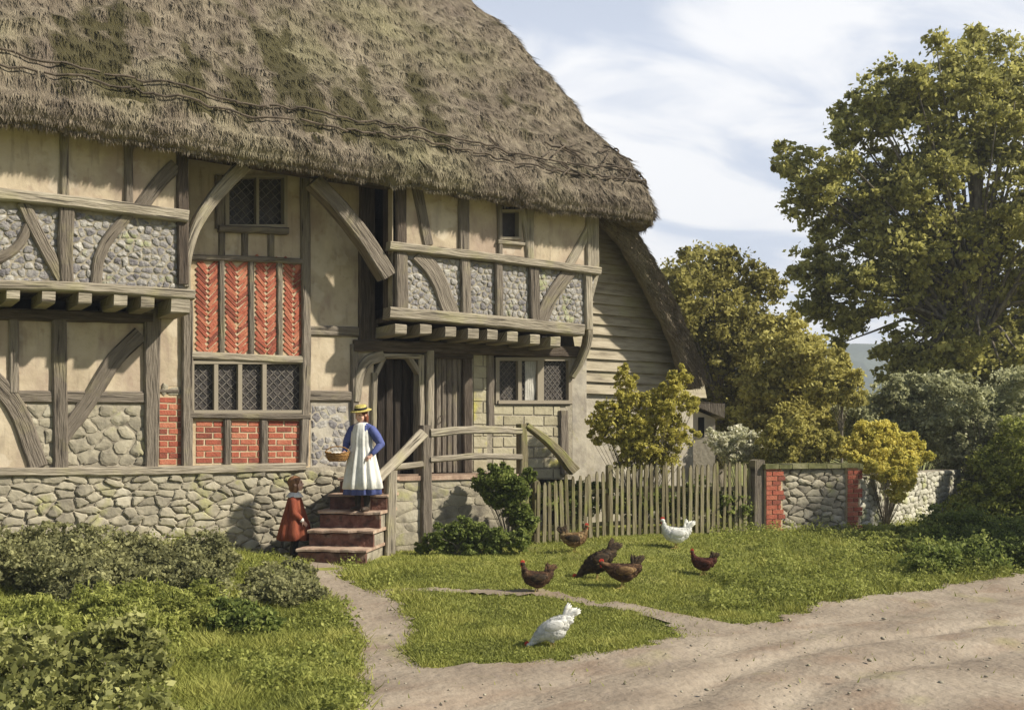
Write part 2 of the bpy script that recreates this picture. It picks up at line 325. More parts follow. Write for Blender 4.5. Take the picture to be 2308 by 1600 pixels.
def beam(name, pts, w, Y, d, parent, m=None, wob=1.3, step=16, label=None, Yend=None):
    """timber whose front face lies on plane Y, following a centre line given where it stands in the view"""
    m = m or wood; BS[0] += 1; sd = BS[0] * 7.31
    C = resample(pts, step); n = len(C); ws = w if isinstance(w, (list, tuple)) else (w, w)
    vs = []; uv = []; fs = []; acc = 0; prev = None
    for i, c in enumerate(C):
        t = (C[min(n - 1, i + 1)] - C[max(0, i - 1)]).normalized(); pr = Vector((-t.y, t.x)); k = i / (n - 1)
        wd = (ws[0] * (1 - k) + ws[1] * k) / 2
        Yf = Y if Yend is None else Y + (Yend - Y) * k
        wa = wd + wob * mn.noise(Vector((i * 0.45, sd, 0))); wb = wd + wob * mn.noise(Vector((i * 0.45, sd, 9)))
        a = PY(*(c + pr * wa), Yf); b = PY(*(c - pr * wb), Yf); ctr = (a + b) / 2
        if prev is not None: acc += (ctr - prev).length
        prev = ctr; e = (b - a); W_ = e.length; e = e / W_; ch = min(0.018, W_ * 0.2)
        jy = 0.006 * mn.noise(Vector((i * 0.5, sd, 3)))
        row = [a + Vector((0, d, 0)), a + Vector((0, ch + jy, 0)), a + e * ch + Vector((0, jy, 0)), b - e * ch + Vector((0, jy, 0)), b + Vector((0, ch + jy, 0)), b + Vector((0, d, 0))]
        vs += row; cu = [-d, 0, ch, W_ - ch, W_, W_ + d]; uv += [(acc + sd, x + sd * 0.3) for x in cu]
    for i in range(n - 1):
        for k in range(6):
            k2 = (k + 1) % 6; fs.append((i * 6 + k, i * 6 + k2, i * 6 + 6 + k2, i * 6 + 6 + k))
    fs.append(tuple(range(6))); fs.append(tuple(range((n - 1) * 6 + 5, (n - 1) * 6 - 1, -1)))
    o = mk(name, vs, fs, m, parent, uv=uv, rnd=[random.uniform(0.15, 0.85)] * len(fs))
    if label: o['label'] = label
    return o
def fixn(o):
    bm = bmesh.new(); bm.from_mesh(o.data); bmesh.ops.recalc_face_normals(bm, faces=bm.faces); bm.to_mesh(o.data); bm.free(); return o
def panel(name, poly, Y, th, parent, m, amp=0.012):
    P = [PY(u, v, Y) for u, v in poly]
    vs = P + [p + Vector((0, th, 0)) for p in P]; n = len(P)
    fs = [tuple(range(n)), tuple(range(2 * n - 1, n - 1, -1))] + [(i, (i + 1) % n, n + (i + 1) % n, n + i) for i in range(n)]
    return fixn(mk(name, vs, fs, m, parent))
def box(name, a, b, m, parent, uvs=True):
    a = Vector(a); b = Vector(b); vs = [(x, y, z) for x in (a.x, b.x) for y in (a.y, b.y) for z in (a.z, b.z)]
    fs = [(0, 1, 3, 2), (4, 6, 7, 5), (0, 4, 5, 1), (2, 3, 7, 6), (0, 2, 6, 4), (1, 5, 7, 3)]
    o = mk(name, vs, fs, m, parent, uv=[(v[2] + v[1], v[0]) for v in vs]); fixn(o)
    return o
class Acc:
    def __init__(s): s.v = []; s.f = []; s.r = []
    def add(s, v, f, r=None):
        b = len(s.v); s.v += [tuple(x) for x in v]; s.f += [tuple(i + b for i in q) for q in f]; s.r += [random.random() if r is None else r] * len(f)
def one_stone(A, cx, cz, w, h, Y, b, n=9, rough=0.12, sq=0.5, rot=0.0, axis='Y'):
    vs = []; r = random.random()
    for ring, (sc, dep) in enumerate(((1.0, 0.03), (1.0, -b * 0.5), (0.72, -b))):
        for k in range(n):
            a = 2 * math.pi * (k + 0.3) / n; ca, sa = math.cos(a), math.sin(a)
            if ring == 0:
                if k == 0: jit = [1 + random.uniform(-rough, rough) for _ in range(n)]
            x = math.copysign(abs(ca) ** sq, ca) * w / 2 * jit[k] * sc; z = math.copysign(abs(sa) ** sq, sa) * h / 2 * jit[k] * sc
            xr = x * math.cos(rot) - z * math.sin(rot); zr = x * math.sin(rot) + z * math.cos(rot)
            vs.append((cx + xr, Y + dep, cz + zr))
    vs.append((cx, Y - b * random.uniform(1.0, 1.25), cz)); fs = []
    for ring in range(2):
        for k in range(n): k2 = (k + 1) % n; fs.append((ring * n + k, ring * n + k2, ring * n + n + k2, ring * n + n + k))
    for k in range(n): fs.append((2 * n + k, 2 * n + (k + 1) % n, 3 * n))
    A.add(vs, fs, r)
def cells(Wt, Ht, sx, sz, jit=0.42):
    nxx = max(1, round(Wt / sx)); nyy = max(1, round(Ht / sz)); dx_ = Wt / nxx; dz_ = Ht / nyy; pts = {}
    for j in range(-2, nyy + 2):
        for i in range(-2, nxx + 2): pts[(i, j)] = ((i + 0.5 + (0.5 if j % 2 else 0) + random.uniform(-jit, jit)) * dx_, (j + 0.5 + random.uniform(-jit, jit) * 0.85) * dz_)
    out = []
    for j in range(nyy):
        for i in range(-1, nxx + 1):
            cx, cz = pts[(i, j)]; poly = [(max(0, cx - 2 * dx_), max(0, cz - 2 * dz_)), (min(Wt, cx + 2 * dx_), max(0, cz - 2 * dz_)), (min(Wt, cx + 2 * dx_), min(Ht, cz + 2 * dz_)), (max(0, cx - 2 * dx_), min(Ht, cz + 2 * dz_))]
            for b in (-2, -1, 0, 1, 2):
                for a in (-2, -1, 0, 1, 2):
                    if (a or b) and (i + a, j + b) in pts:
                        qx, qz = pts[(i + a, j + b)]; mx, mz = (cx + qx) / 2, (cz + qz) / 2; ex, ez = (qx - cx) / sx ** 1.6, (qz - cz) / sz ** 1.6; np_ = []
                        for k in range(len(poly)):
                            p, q_ = poly[k], poly[(k + 1) % len(poly)]; dp = (p[0] - mx) * ex + (p[1] - mz) * ez; dq = (q_[0] - mx) * ex + (q_[1] - mz) * ez
                            if dp <= 0: np_.append(p)
                            if dp * dq < 0: f_ = dp / (dp - dq); np_.append((p[0] + (q_[0] - p[0]) * f_, p[1] + (q_[1] - p[1]) * f_))
                        poly = np_
                        if len(poly) < 3: break
                if len(poly) < 3: break
            if len(poly) >= 3:
                xs_ = [p[0] for p in poly]; zs_ = [p[1] for p in poly]
                if max(xs_) - min(xs_) > sx * 0.25 and max(zs_) - min(zs_) > sz * 0.25: out.append(poly)
    return out
def blob_stone(A, poly, place, b, gap, rough, flat=0.8):
    """poly in wall coordinates, place(x, z, depth) -> world"""
    P = []; n0 = len(poly); cx = sum(p[0] for p in poly) / n0; cz = sum(p[1] for p in poly) / n0
    for k in range(n0):
        p, q_ = poly[k], poly[(k + 1) % n0]; L_ = math.hypot(q_[0] - p[0], q_[1] - p[1])
        if L_ < 0.012: continue
        P += [(p[0] + (q_[0] - p[0]) * f_, p[1] + (q_[1] - p[1]) * f_) for f_ in ((0.18, 0.5, 0.82) if L_ > 0.05 else (0.5,))]
    n = len(P)
    if n < 3: return
    rad = [max(0.004, math.hypot(x - cx, z - cz)) for x, z in P]; ml = sum(rad) / n; r = random.random(); b *= random.uniform(0.35, 1.25); tx = random.uniform(-0.4, 0.4) * b; tz = random.uniform(-0.4, 0.4) * b; vs = []
    jt = [1 + random.uniform(-rough, rough) for _ in P]
    for dep, extra in ((0.02, 0), (-b * 0.6, 0), (-b, 0.012 + ml * (1 - flat))):
        for (x, z), rd, jj_ in zip(P, rad, jt):
            k = max(0.15, (1 - (gap + extra) / rd)) * jj_; X = (x - cx) * k; Z = (z - cz) * k; vs.append(place(cx + X, cz + Z, dep + (0 if dep > 0 else (tx * X + tz * Z) / ml)))
    vs.append(place(cx, cz, -b * 1.12)); fs = []
    for ring in range(2):
        for k in range(n): k2 = (k + 1) % n; fs.append((ring * n + k, ring * n + k2, ring * n + n + k2, ring * n + n + k))
    for k in range(n): fs.append((2 * n + k, 2 * n + (k + 1) % n, 3 * n))
    A.add(vs, fs, r)
def stones(name, quad, Y, sx, sz, m, parent, b=0.03, gap=0.008, rough=0.12, jit=0.42, skip=0.0, flat=0.8, **k_):
    """rubble, flint or block masonry laid over the quad tl,tr,br,bl"""
    tl, tr, br, bl = [PY(u, v, Y) for u, v in quad]; A = Acc(); Wt = tr.x - tl.x; Ht = max((tl - bl).length, (tr - br).length)
    def place(x, z, d):
        s_ = min(1, max(0, x / Wt)); top = tl.lerp(tr, s_); bot = bl.lerp(br, s_); c = bot.lerp(top, min(1, max(0, z / Ht))); return (c.x, Y + d, c.z)
    for poly in cells(Wt, Ht, sx, sz, jit):
        if random.random() >= skip: blob_stone(A, poly, place, b, gap, rough, flat)
    return fixn(mk(name, A.v, A.f, m, parent, rnd=A.r))
def bricks(name, quad, Y, m, parent, bl_=0.21, bh=0.062, gap=0.011, herring=False, b=0.008):
    tl, tr, br, bl = [PY(u, v, Y) for u, v in quad]; A = Acc(); Wt = tr.x - tl.x
    def one(cx, cz, w, h, ang=0):
        r = random.random(); ca, sa = math.cos(ang), math.sin(ang); vs = []
        for dep, sc in ((0.02, 0), (-b + 0.003, 0), (-b, 0.003)):
            for x, z in ((-1, -1), (1, -1), (1, 1), (-1, 1)):
                X = x * (w / 2 - sc); Z = z * (h / 2 - sc); vs.append((cx + X * ca - Z * sa + random.uniform(-1, 1) * 0.0015, Y + dep, cz + X * sa + Z * ca + random.uniform(-1, 1) * 0.0015))
        fs = [(i, (i + 1) % 4, 4 + (i + 1) % 4, 4 + i) for i in range(4)] + [(4 + i, 4 + (i + 1) % 4, 8 + (i + 1) % 4, 8 + i) for i in range(4)] + [(8, 9, 10, 11)]
        A.add(vs, fs, r)
    if not herring:
        zt = max(tl.z, tr.z); zb = min(bl.z, br.z); n = int((zt - zb) / (bh + gap))
        for r in range(n):
            z = zb + (r + 0.5) * (zt - zb) / n; x = tl.x - (bl_ / 2 if r % 2 else 0)
            while x < tr.x:
                xa = max(tl.x, x); xb = min(tr.x, x + bl_)
                if xb - xa > 0.03: one((xa + xb) / 2, z + random.uniform(-1, 1) * 0.004, xb - xa - gap, bh)
                x += bl_ + gap
    else:
        zt = max(tl.z, tr.z); zb = min(bl.z, br.z); cw = Wt / 2
        for c_ in range(2):            # columns of slanting bricks, each leaning against the next
            x_ = tl.x + cw * (c_ + 0.5); ang = (1 if c_ % 2 else -1) * 0.80; z = zb + 0.02
            while z < zt - 0.02:
                ln = min(cw / math.cos(ang) * 0.86, 0.2); w2 = ln
                one(x_ + random.uniform(-1, 1) * 0.008, z, w2, 0.040, ang + random.uniform(-0.13, 0.13)); z += 0.066
    return fixn(mk(name, A.v, A.f, m, parent, rnd=A.r))
def tube(vs, fs, pts, rads, k=8, cap=True, ex=None):
    b = len(vs); n = len(pts); up = Vector((0, 0, 1))
    for i, p in enumerate(pts):
        t = (Vector(pts[min(n - 1, i + 1)]) - Vector(pts[max(0, i - 1)])).normalized()
        a = t.cross(up); a = a.normalized() if a.length > 0.05 else Vector((1, 0, 0)); c = a.cross(t).normalized()
        r = rads[i]; ra, rb = (r, r) if not isinstance(r, (tuple, list)) else r
        for j in range(k):
            q_ = 2 * math.pi * j / k; vs.append(Vector(p) + a * math.cos(q_) * ra + c * math.sin(q_) * rb)
    for i in range(n - 1):
        for j in range(k): j2 = (j + 1) % k; fs.append((b + i * k + j, b + i * k + j2, b + i * k + k + j2, b + i * k + k + j))
    if cap: fs.append(tuple(b + j for j in range(k))[::-1]); fs.append(tuple(b + (n - 1) * k + j for j in range(k)))

# ------------------------------------------------------------ cottage
YW = 0.60       # ground-floor and hall wall plane; the upper wings jetty forward to plane 0
house = empty('thatched_cottage', (6.5, 2.5, 0.2), 'old timber framed cottage with jettied wings, red brick panels and a huge thatched roof', 'house')
U0 = -160
# masses behind the panels (black colour stands in for the unlit interior)
XL = PY(U0, 0, YW).x - 2.0
XR = PY(1318, 700, 0).x
xl2 = PY(424, 500, 0).x; xr1 = PY(886, 600, 0).x
box('inner_wall', (XL, YW + 0.45, 0), (XR + 0.05, 7.6, 5.2), black, house)
for nm, a, b_ in (('left', XL, xl2), ('right', xr1, XR)):
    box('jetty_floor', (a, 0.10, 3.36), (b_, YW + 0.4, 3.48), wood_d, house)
    box('inner_wall', (a, 0.30, 3.48), (b_, YW + 0.4, 5.25), black, house)
# --- left wing, upper storey
panel('plaster_panel', [(U0, 200), (425, 290), (425, 480), (U0, 425)], 0.0, 0.12, house, plaster)
panel('mortar_bed', [(U0, 425), (425, 480), (430, 655), (U0, 640)], 0.012, 0.12, house, mortar)
stones('flint_panel', [(U0, 452), (424, 500), (424, 652), (U0, 638)], 0.012, 0.10, 0.085, flint, house, b=0.016, gap=0.010, rough=0.2)
beam('rail', [(U0, 421), (150, 452), (426, 487)], 27, -0.10, 0.14, house, wood_l, label='weathered moulded rail across the left wing')
for u, w, v0, v1 in ((-60, 24, 210, 425), (52 - 190, 20, 210, 425), (145, 20, 230, 450), (290, 19, 250, 470), (412, 26, 300, 640)):
    beam('stud', [(u, v0), (u + 2, v1)], w, -0.045, 0.14, house, wood if u < 400 else wood_d)  # corner stud darker: the shade it stands in is put into its colour
beam('brace', [(398, 372), (360, 410), (318, 468)], 34, -0.035, 0.12, house)
beam('stud', [(152, 465), (148, 560), (152, 645)], (38, 30), -0.05, 0.14, house)
beam('brace', [(52, 455), (82, 520), (140, 628)], 30, -0.035, 0.12, house)
beam('brace', [(292, 482), (232, 560), (215, 650)], 26, -0.035, 0.12, house)
beam('brace', [(-60, 600), (30, 565), (70, 500)][::-1], 24, -0.028, 0.12, house)
beam('stud', [(-75, 440), (-75, 645)], 30, -0.045, 0.14, house)
beam('bressummer', [(U0, 640), (150, 645), (440, 664)], 22, -0.07, 0.22, house, wood_l, label='bleached jetty beam of the left wing')
for u, v in ((-130, 648), (-50, 652), (30, 662), (110, 668), (192, 671), (272, 676), (333, 680)):
    beam('joist_end', [(u - 15, v), (u + 15, v + 1)], 29, -0.045, 0.75, house, wood_l, wob=2, step=12)
beam('joist_end', [(386, 686), (428, 688)], 40, -0.05, 0.75, house, wood_l, step=14)
# --- left wing, ground floor
panel('plaster_panel', [(U0, 690), (345, 705), (345, 900), (U0, 900)], YW, 0.14, house, plaster)
panel('plaster_panel', [(U0, 900), (60, 900), (60, 1062), (U0, 1062)], YW, 0.14, house, plaster)
panel('plaster_panel', [(345, 700), (425, 700), (425, 870), (345, 870)], YW, 0.14, house, plaster)
panel('mortar_bed', [(60, 900), (345, 900), (345, 1062), (60, 1062)], YW + 0.003, 0.14, house, mortar)
stones('rubble_panel', [(60, 912), (342, 912), (342, 1050), (60, 1050)], YW + 0.003, 0.20, 0.15, stone, house, b=0.025, gap=0.012)
panel('mortar_bed', [(345, 870), (430, 870), (430, 1058), (345, 1058)], YW + 0.004, 0.14, house, bmortar)
bricks('brick_panel', [(358, 896), (412, 896), (412, 1048), (358, 1048)], YW + 0.004, brick, house)
stones('stone_block', [(364, 862), (412, 862), (412, 892), (364, 892)], YW, 0.28, 0.2, stone, house, b=0.02)
beam('wall_plate', [(U0, 704), (345, 716)], 26, YW - 0.06, 0.16, house, wood_d)  # dark oak paints in the shade under the jetty
beam('rail', [(U0, 892), (345, 896)], 28, YW - 0.03, 0.12, house)
beam('stud', [(32, 715), (32, 884)], 23, YW - 0.045, 0.14, house)
beam('stud', [(-95, 715), (-95, 884)], 23, YW - 0.045, 0.14, house)
beam('post', [(134, 714), (136, 900), (138, 1054)], 34, YW - 0.055, 0.16, house)
beam('post', [(345, 690), (343, 1054)], (40, 30), YW - 0.06, 0.16, house)
beam('brace', [(318, 752), (258, 812), (200, 905), (140, 985)], 38, YW - 0.04, 0.14, house)
beam('brace', [(-40, 830), (35, 915), (88, 1052)], 44, YW - 0.04, 0.14, house)
beam('post', [(424, 668), (423, 1058)], 25, YW - 0.065, 0.2, house, wood, label='grey oak post between left wing and hall')
beam('rail', [(350, 880), (412, 882)], 8, YW - 0.02, 0.1, house)
beam('sill_beam', [(U0, 1064), (300, 1062), (690, 1052)], 20, YW - 0.11, 0.2, house, wood_l, label='worn oak sill on top of the stone plinth')
# --- hall, set back
panel('plaster_panel', [(424, 290), (515, 290), (515, 586), (424, 586)], YW, 0.14, house, plaster)
panel('plaster_panel', [(640, 300), (700, 310), (700, 590), (640, 588)], YW, 0.14, house, plaster)
panel('plaster_panel', [(515, 508), (640, 508), (640, 588), (515, 586)], YW, 0.14, house, plaster)
panel('plaster_panel', [(515, 290), (640, 300), (640, 396), (515, 394)], YW, 0.14, house, plaster)
panel('plaster_panel', [(700, 310), (860, 330), (812, 900), (700, 895)], YW, 0.14, house, plaster)
panel('mortar_bed', [(424, 584), (700, 590), (700, 815), (424, 808)], YW + 0.005, 0.14, house, bmortar)
for a, b_ in ((441, 494), (507, 561), (574, 625), (638, 684)):
    bricks('herringbone_panel', [(a, 586), (b_, 588), (b_, 800), (a, 796)], YW + 0.005, brick, house, herring=True, b=0.014)
for u in (500, 567, 631):
    beam('stud', [(u, 584), (u + 1, 802)], 13, YW - 0.035, 0.12, house, wood)
beam('rail', [(426, 580), (560, 583), (700, 590)], 13, YW - 0.05, 0.12, house)
for u in (501, 553, 612):
    beam('stud', [(u, 518), (u, 580)], 15, YW - 0.03, 0.12, house)
beam('rail', [(430, 800), (700, 812)], 17, YW - 0.055, 0.15, house, wood_l)
panel('mortar_bed', [(424, 930), (700, 930), (700, 1060), (424, 1060)], YW + 0.005, 0.14, house, bmortar)
for a, b_ in ((441, 505), (521, 588), (604, 676)):
    bricks('brick_panel', [(a, 948), (b_, 948), (b_, 1044), (a, 1044)], YW + 0.005, brick, house)
for u in (513, 596): beam('stud', [(u, 944), (u + 1, 1046)], 17, YW - 0.04, 0.12, house)
beam('post', [(689, 350), (692, 800), (686, 1050)], 20, YW - 0.06, 0.16, house)
beam('post', [(499, 395), (499, 515)], 26, YW - 0.04, 0.14, house)
# hall window under the eaves
def window(quad, lights, frame_w=9, rec=0.07, mats=None, lattice=0.075, curtain_at=None, label=None, Y=YW, slant=True):
    (ul, vt), (ur, vb) = quad
    fr = beam('window', [(ul, (vt + vb) / 2 - 0.01), (ul + 0.01, (vt + vb) / 2)], 2, Y, 0.02, house) if False else None
    A = []
    w = mk('window', *_boxpx(ul - frame_w, vt - frame_w, ul, vb + frame_w, Y - 0.03, 0.13), wood_l, house)
    if label: w['label'] = label
    def fb(nm, a, b, c, d, Yf=Y - 0.03, th=0.13, m=wood_l): o = mk(nm, *_boxpx(a, b, c, d, Yf, th), m, w); return o
    fb('frame', ur, vt - frame_w, ur + frame_w, vb + frame_w); fb('frame', ul, vt - frame_w, ur, vt, Y - 0.027); fb('sill', ul - 2, vb, ur + 2, vb + frame_w, Y - 0.05)
    for i, (a, b) in enumerate(lights):
        if i: fb('mullion', lights[i - 1][1], vt, a, vb, Y - 0.02, 0.1)
        m = glass
        P = _boxpx(a, vt, b, vb, Y + rec, 0.01); mk('pane', *P, m, w)
        if lattice:
            V = []; Fc = []; p0 = PY(a, vb, Y + rec - 0.008); p1 = PY(b, vt, Y + rec - 0.008); Wx = p1.x - p0.x; Hz = p1.z - p0.z; s = lattice; k = -Hz
            def seg(xa, za, xb, zb):
                d = Vector((xb - xa, 0, zb - za)); 
                if d.length < 0.01: return
                nrm = Vector((-d.z, 0, d.x)).normalized() * 0.0045; bb = len(V); A0 = Vector((p0.x + xa, p0.y, p0.z + za)); B0 = Vector((p0.x + xb, p0.y, p0.z + zb))
                for dy in (0, 0.006):
                    for q in (A0 + nrm, A0 - nrm, B0 - nrm, B0 + nrm): V.append(q + Vector((0, dy, 0)))
                Fc.extend([(bb, bb + 1, bb + 2, bb + 3), (bb + 4, bb + 7, bb + 6, bb + 5), (bb, bb + 3, bb + 7, bb + 4), (bb + 1, bb + 5, bb + 6, bb + 2)])
            while k < Wx:                                   # both diagonals clipped to the light
                xa, za = (k, 0) if k >= 0 else (0, -k); xb = min(Wx, k + Hz); zb = xb - k; seg(xa, za, xb, zb)
                xa2, za2 = (k, Hz) if k >= 0 else (0, Hz + k); xb2 = min(Wx, k + Hz); zb2 = Hz - (xb2 - k); seg(xa2, za2, xb2, zb2); k += s * 1.35
            if V: mk('lattice', V, Fc, lead, w)
    if curtain_at:
        V = []; Fc = []; a, b = curtain_at
        for j in range(2):
            for i in range(17):
                u = a + (b - a) * (i / 16) * (1.0 if j == 0 else 0.7); p = PY(u, vt if j == 0 else vb, Y + rec + 0.04); V.append((p.x, p.y + 0.012 * math.sin(i * 2.2), p.z))
        for i in range(16): Fc.append((i, i + 1, 18 + i, 17 + i))
        mk('curtain', [(v[0], v[1] - 0.062, v[2]) for v in V], Fc, curtain, w, smooth=True)
    return w
def _boxpx(a, b, c, d, Y, th):
    P = [PY(a, b, Y), PY(c, b, Y), PY(c, d, Y), PY(a, d, Y)]; vs = P + [p + Vector((0, th, 0)) for p in P]
    fs = [(0, 3, 2, 1), (4, 5, 6, 7), (0, 1, 5, 4), (1, 2, 6, 5), (2, 3, 7, 6), (3, 0, 4, 7)]
    return vs, fs
window(((517, 400), (641, 506)), [(517, 578), (584, 641)], 7, 0.10, lattice=0.09, label='dark two-light window tucked under the thatch of the hall')
beam('window_sill', [(495, 514), (652, 520)], 15, YW - 0.09, 0.14, house)
window(((438, 820), (684, 924)), [(438, 483), (492, 537), (546, 592), (601, 684)], 7, 0.05, lattice=0.085, label='long four-light leaded window between the brick panels')
panel('infill', [(424, 808), (437, 808), (437, 935), (424, 935)], YW, 0.14, house, plaster_g)
beam('rail', [(430, 936), (700, 940)], 13, YW - 0.065, 0.15, house)
# right bay of the hall
panel('mortar_bed', [(700, 895), (812, 897), (808, 1066), (700, 1062)], YW + 0.003, 0.14, house, plaster_g)
stones('flint_panel', [(702, 912), (806, 914), (806, 1052), (702, 1050)], YW + 0.003, 0.13, 0.11, flint, house, b=0.012, gap=0.012, rough=0.2, skip=0.1)
beam('rail', [(700, 745), (812, 748)], 22, YW - 0.035, 0.12, house, wood)
beam('rail', [(697, 892), (806, 893)], 24, YW - 0.035, 0.12, house, wood)
beam('stud', [(800, 775), (804, 1062)], 16, YW - 0.05, 0.14, house, wood)
beam('stud', [(835, 400), (832, 786)], 44, YW - 0.055, 0.16, house, wood_d, label='dark broad post in the corner beside the right wing')  # dark oak carries the shade of the recess corner in its colour
# curved arch braces carrying the flying eaves plate
beam('arch_brace', [(421, 645), (425, 575), (447, 505), (490, 440), (552, 372)], (14, 34), -0.03, 0.2, house, wood_l, label='pale curved brace from the left wing to the eaves')
beam('arch_brace', [(712, 405), (775, 472), (832, 545), (880, 622)], (32, 34), -0.03, 0.2, house, wood, label='brown curved brace from the eaves to the right wing')
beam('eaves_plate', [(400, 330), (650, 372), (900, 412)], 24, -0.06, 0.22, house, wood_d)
# --- right wing, upper storey
panel('plaster_panel', [(884, 380), (1128, 400), (1128, 592), (884, 570)], 0.0, 0.12, house, plaster)
panel('plaster_panel', [(1172, 400), (1350, 420), (1350, 620), (1172, 600)], 0.0, 0.12, house, plaster)
panel('plaster_panel', [(1128, 535), (1172, 537), (1172, 600), (1128, 592)], 0.0, 0.12, house, plaster)
panel('mortar_bed', [(884, 570), (1350, 620), (1318, 745), (884, 715)], 0.012, 0.12, house, mortar)
stones('flint_panel', [(890, 572), (1342, 616), (1322, 742), (890, 708)], 0.012, 0.10, 0.085, flint, house, b=0.014, gap=0.010, rough=0.2)
# left return of the right jetty
rv = [(xr1, 0, 3.3), (xr1, YW, 3.3), (xr1, YW, 5.2), (xr1, 0, 5.2)]; rv += [(x + 0.1, y, z) for x, y, z in rv]
fixn(mk('return_wall', rv, [(0, 1, 2, 3), (4, 5, 6, 7), (0, 1, 5, 4), (1, 2, 6, 5), (2, 3, 7, 6), (3, 0, 4, 7)], wood_d, house, uv=[(v[2], v[1]) for v in rv]))  # left face in dark oak: its shade is put into the colour
beam('rail', [(880, 553), (1100, 578), (1356, 611)], (20, 17), -0.10, 0.14, house, wood_l, label='weathered moulded rail across the right wing')
for u, w, v0, v1, m in ((905, 24, 400, 552, wood_d), (1047, 24, 400, 575, wood), (1128, 10, 400, 580, wood), (1196, 17, 410, 592, wood_l), (1337, 28, 430, 610, wood_l)):
    beam('stud', [(u, v0), (u + 1, v1)], w, -0.045, 0.14, house, m)
beam('brace', [(936, 395), (968, 552)], 22, -0.035, 0.12, house, wood)
beam('brace', [(1332, 512), (1285, 598)], 20, -0.035, 0.12, house, wood_l)
beam('brace', [(1180, 470), (1197, 590)], 12, -0.037, 0.12, house, wood_l)
window(((1132, 478), (1170, 534)), [(1132, 1170)], 6, 0.08, lattice=0, label='small dark opening high in the right wing', Y=0.0)
beam('window_sill', [(1124, 545), (1184, 551)], 9, -0.055, 0.1, house, wood_l)
for u, w, v0, v1, m in ((906, 28, 568, 706, wood), (1051, 22, 582, 722, wood), (1126, 17, 590, 728, wood), (1206, 23, 598, 734, wood), (1328, 17, 612, 742, wood_l)):
    beam('stud', [(u, v0), (u + 2, v1)], w, -0.05, 0.14, house, m)
beam('brace', [(944, 572), (985, 622), (1022, 716)], 36, -0.036, 0.12, house, wood)
beam('brace', [(1292, 606), (1250, 660), (1215, 738)], 30, -0.036, 0.12, house, wood)
beam('bressummer', [(880, 704), (1100, 722), (1318, 744)], 26, -0.07, 0.22, house, wood_l, label='bleached jetty beam of the right wing')
for u, v, w in ((904, 742, 26), (960, 742, 26), (1016, 748, 24), (1067, 752, 24), (1110, 755, 23), (1155, 759, 24), (1206, 765, 22), (1252, 770, 22)):
    beam('joist_end', [(u - w / 2, v), (u + w / 2, v + 1)], 24, -0.045, 0.75, house, wood_l, wob=2, step=10)
beam('corner_bracket', [(1326, 612), (1322, 700), (1332, 752), (1316, 810), (1292, 850)], (16, 12), -0.03, 0.13, house, wood_l, Yend=YW - 0.1, label='long curved bracket at the right corner')
# --- right wing, ground floor: two doors and a window
beam('wall_plate', [(800, 778), (1312, 793)], 26, YW - 0.08, 0.2, house, wood_d)
panel('plaster_panel', [(800, 780), (842, 780), (842, 1066), (800, 1066)], YW, 0.14, house, plaster)
beam('door_post', [(806, 905), (812, 850), (830, 815), (866, 800)], (16, 26), YW - 0.07, 0.18, house, wood_l, label='curved jamb of the arched doorway')
beam('door_post', [(846, 840), (842, 1068)], 13, YW - 0.05, 0.18, house, wood_l)
beam('door_head', [(845, 801), (950, 803)], 11, YW - 0.065, 0.18, house, wood_l)
beam('door_post', [(951, 800), (952, 1068)], 13, YW - 0.06, 0.18, house, wood_l)
beam('door_spandrel', [(925, 806), (950, 845)], 10, YW - 0.04, 0.12, house, wood_l)
beam('door_spandrel', [(868, 806), (848, 845)], 10, YW - 0.04, 0.12, house, wood_l)
def plank_door(ul, ur, vt, vb, Y, m, label, n=5):
    first = None; w = (ur - ul) / n
    d = mk('door', *_boxpx(ul, vt, ur, vb, Y + 0.03, 0.03), m, house); d['label'] = label
    for i in range(n): beam('plank', [(ul + w * (i + 0.5), vt), (ul + w * (i + 0.5), vb)], w * 0.93, Y, 0.04, d, m, wob=0.3)
    return d
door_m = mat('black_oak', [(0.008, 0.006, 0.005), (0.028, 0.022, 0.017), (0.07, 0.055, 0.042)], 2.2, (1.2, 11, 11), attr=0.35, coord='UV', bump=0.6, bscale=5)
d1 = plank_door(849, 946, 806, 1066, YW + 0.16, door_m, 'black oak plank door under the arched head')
beam('door_post', [(972, 790), (971, 1064)], 17, YW - 0.09, 0.2, house, wood_l)
d2 = plank_door(983, 1044, 806, 1064, YW + 0.04, wood, 'grey plank door right of the arched doorway')
beam('door_post', [(1055, 800), (1056, 1064)], 20, YW - 0.03, 0.14, house, wood_d)  # dark strip where the door stands open, the gap's darkness put into colour
beam('door_head', [(980, 801), (1066, 804)], 11, YW - 0.05, 0.14, house, wood_d)
for d_, u in ((d1, 938), (d2, 992)):
    V = []; Fc = []; p = PY(u, 945, YW + (0.15 if d_ is d1 else 0.03)); tube(V, Fc, [p + Vector((0, 0, -0.05)), p + Vector((0, -0.035, -0.03)), p + Vector((0, -0.035, 0.03)), p + Vector((0, 0, 0.05))], [0.007] * 4, 6); mk('handle', V, Fc, rod, d_)
panel('mortar_bed', [(1064, 790), (1108, 790), (1108, 1066), (1064, 1066)], YW + 0.003, 0.14, house, mortar)
bricks('sandstone_pier', [(1066, 800), (1098, 800), (1098, 1062), (1066, 1062)], YW + 0.003, ystone, house, bl_=0.32, bh=0.16, gap=0.012, b=0.012)
panel('mortar_bed', [(1108, 912), (1300, 912), (1300, 1080), (1108, 1080)], YW + 0.003, 0.14, house, mortar)
bricks('sandstone_wall', [(1110, 914), (1262, 914), (1262, 1078), (1110, 1078)], YW + 0.003, ystone, house, bl_=0.36, bh=0.135, gap=0.012, b=0.012)
beam('post', [(1107, 800), (1108, 960)], 16, YW - 0.04, 0.14, house, wood)
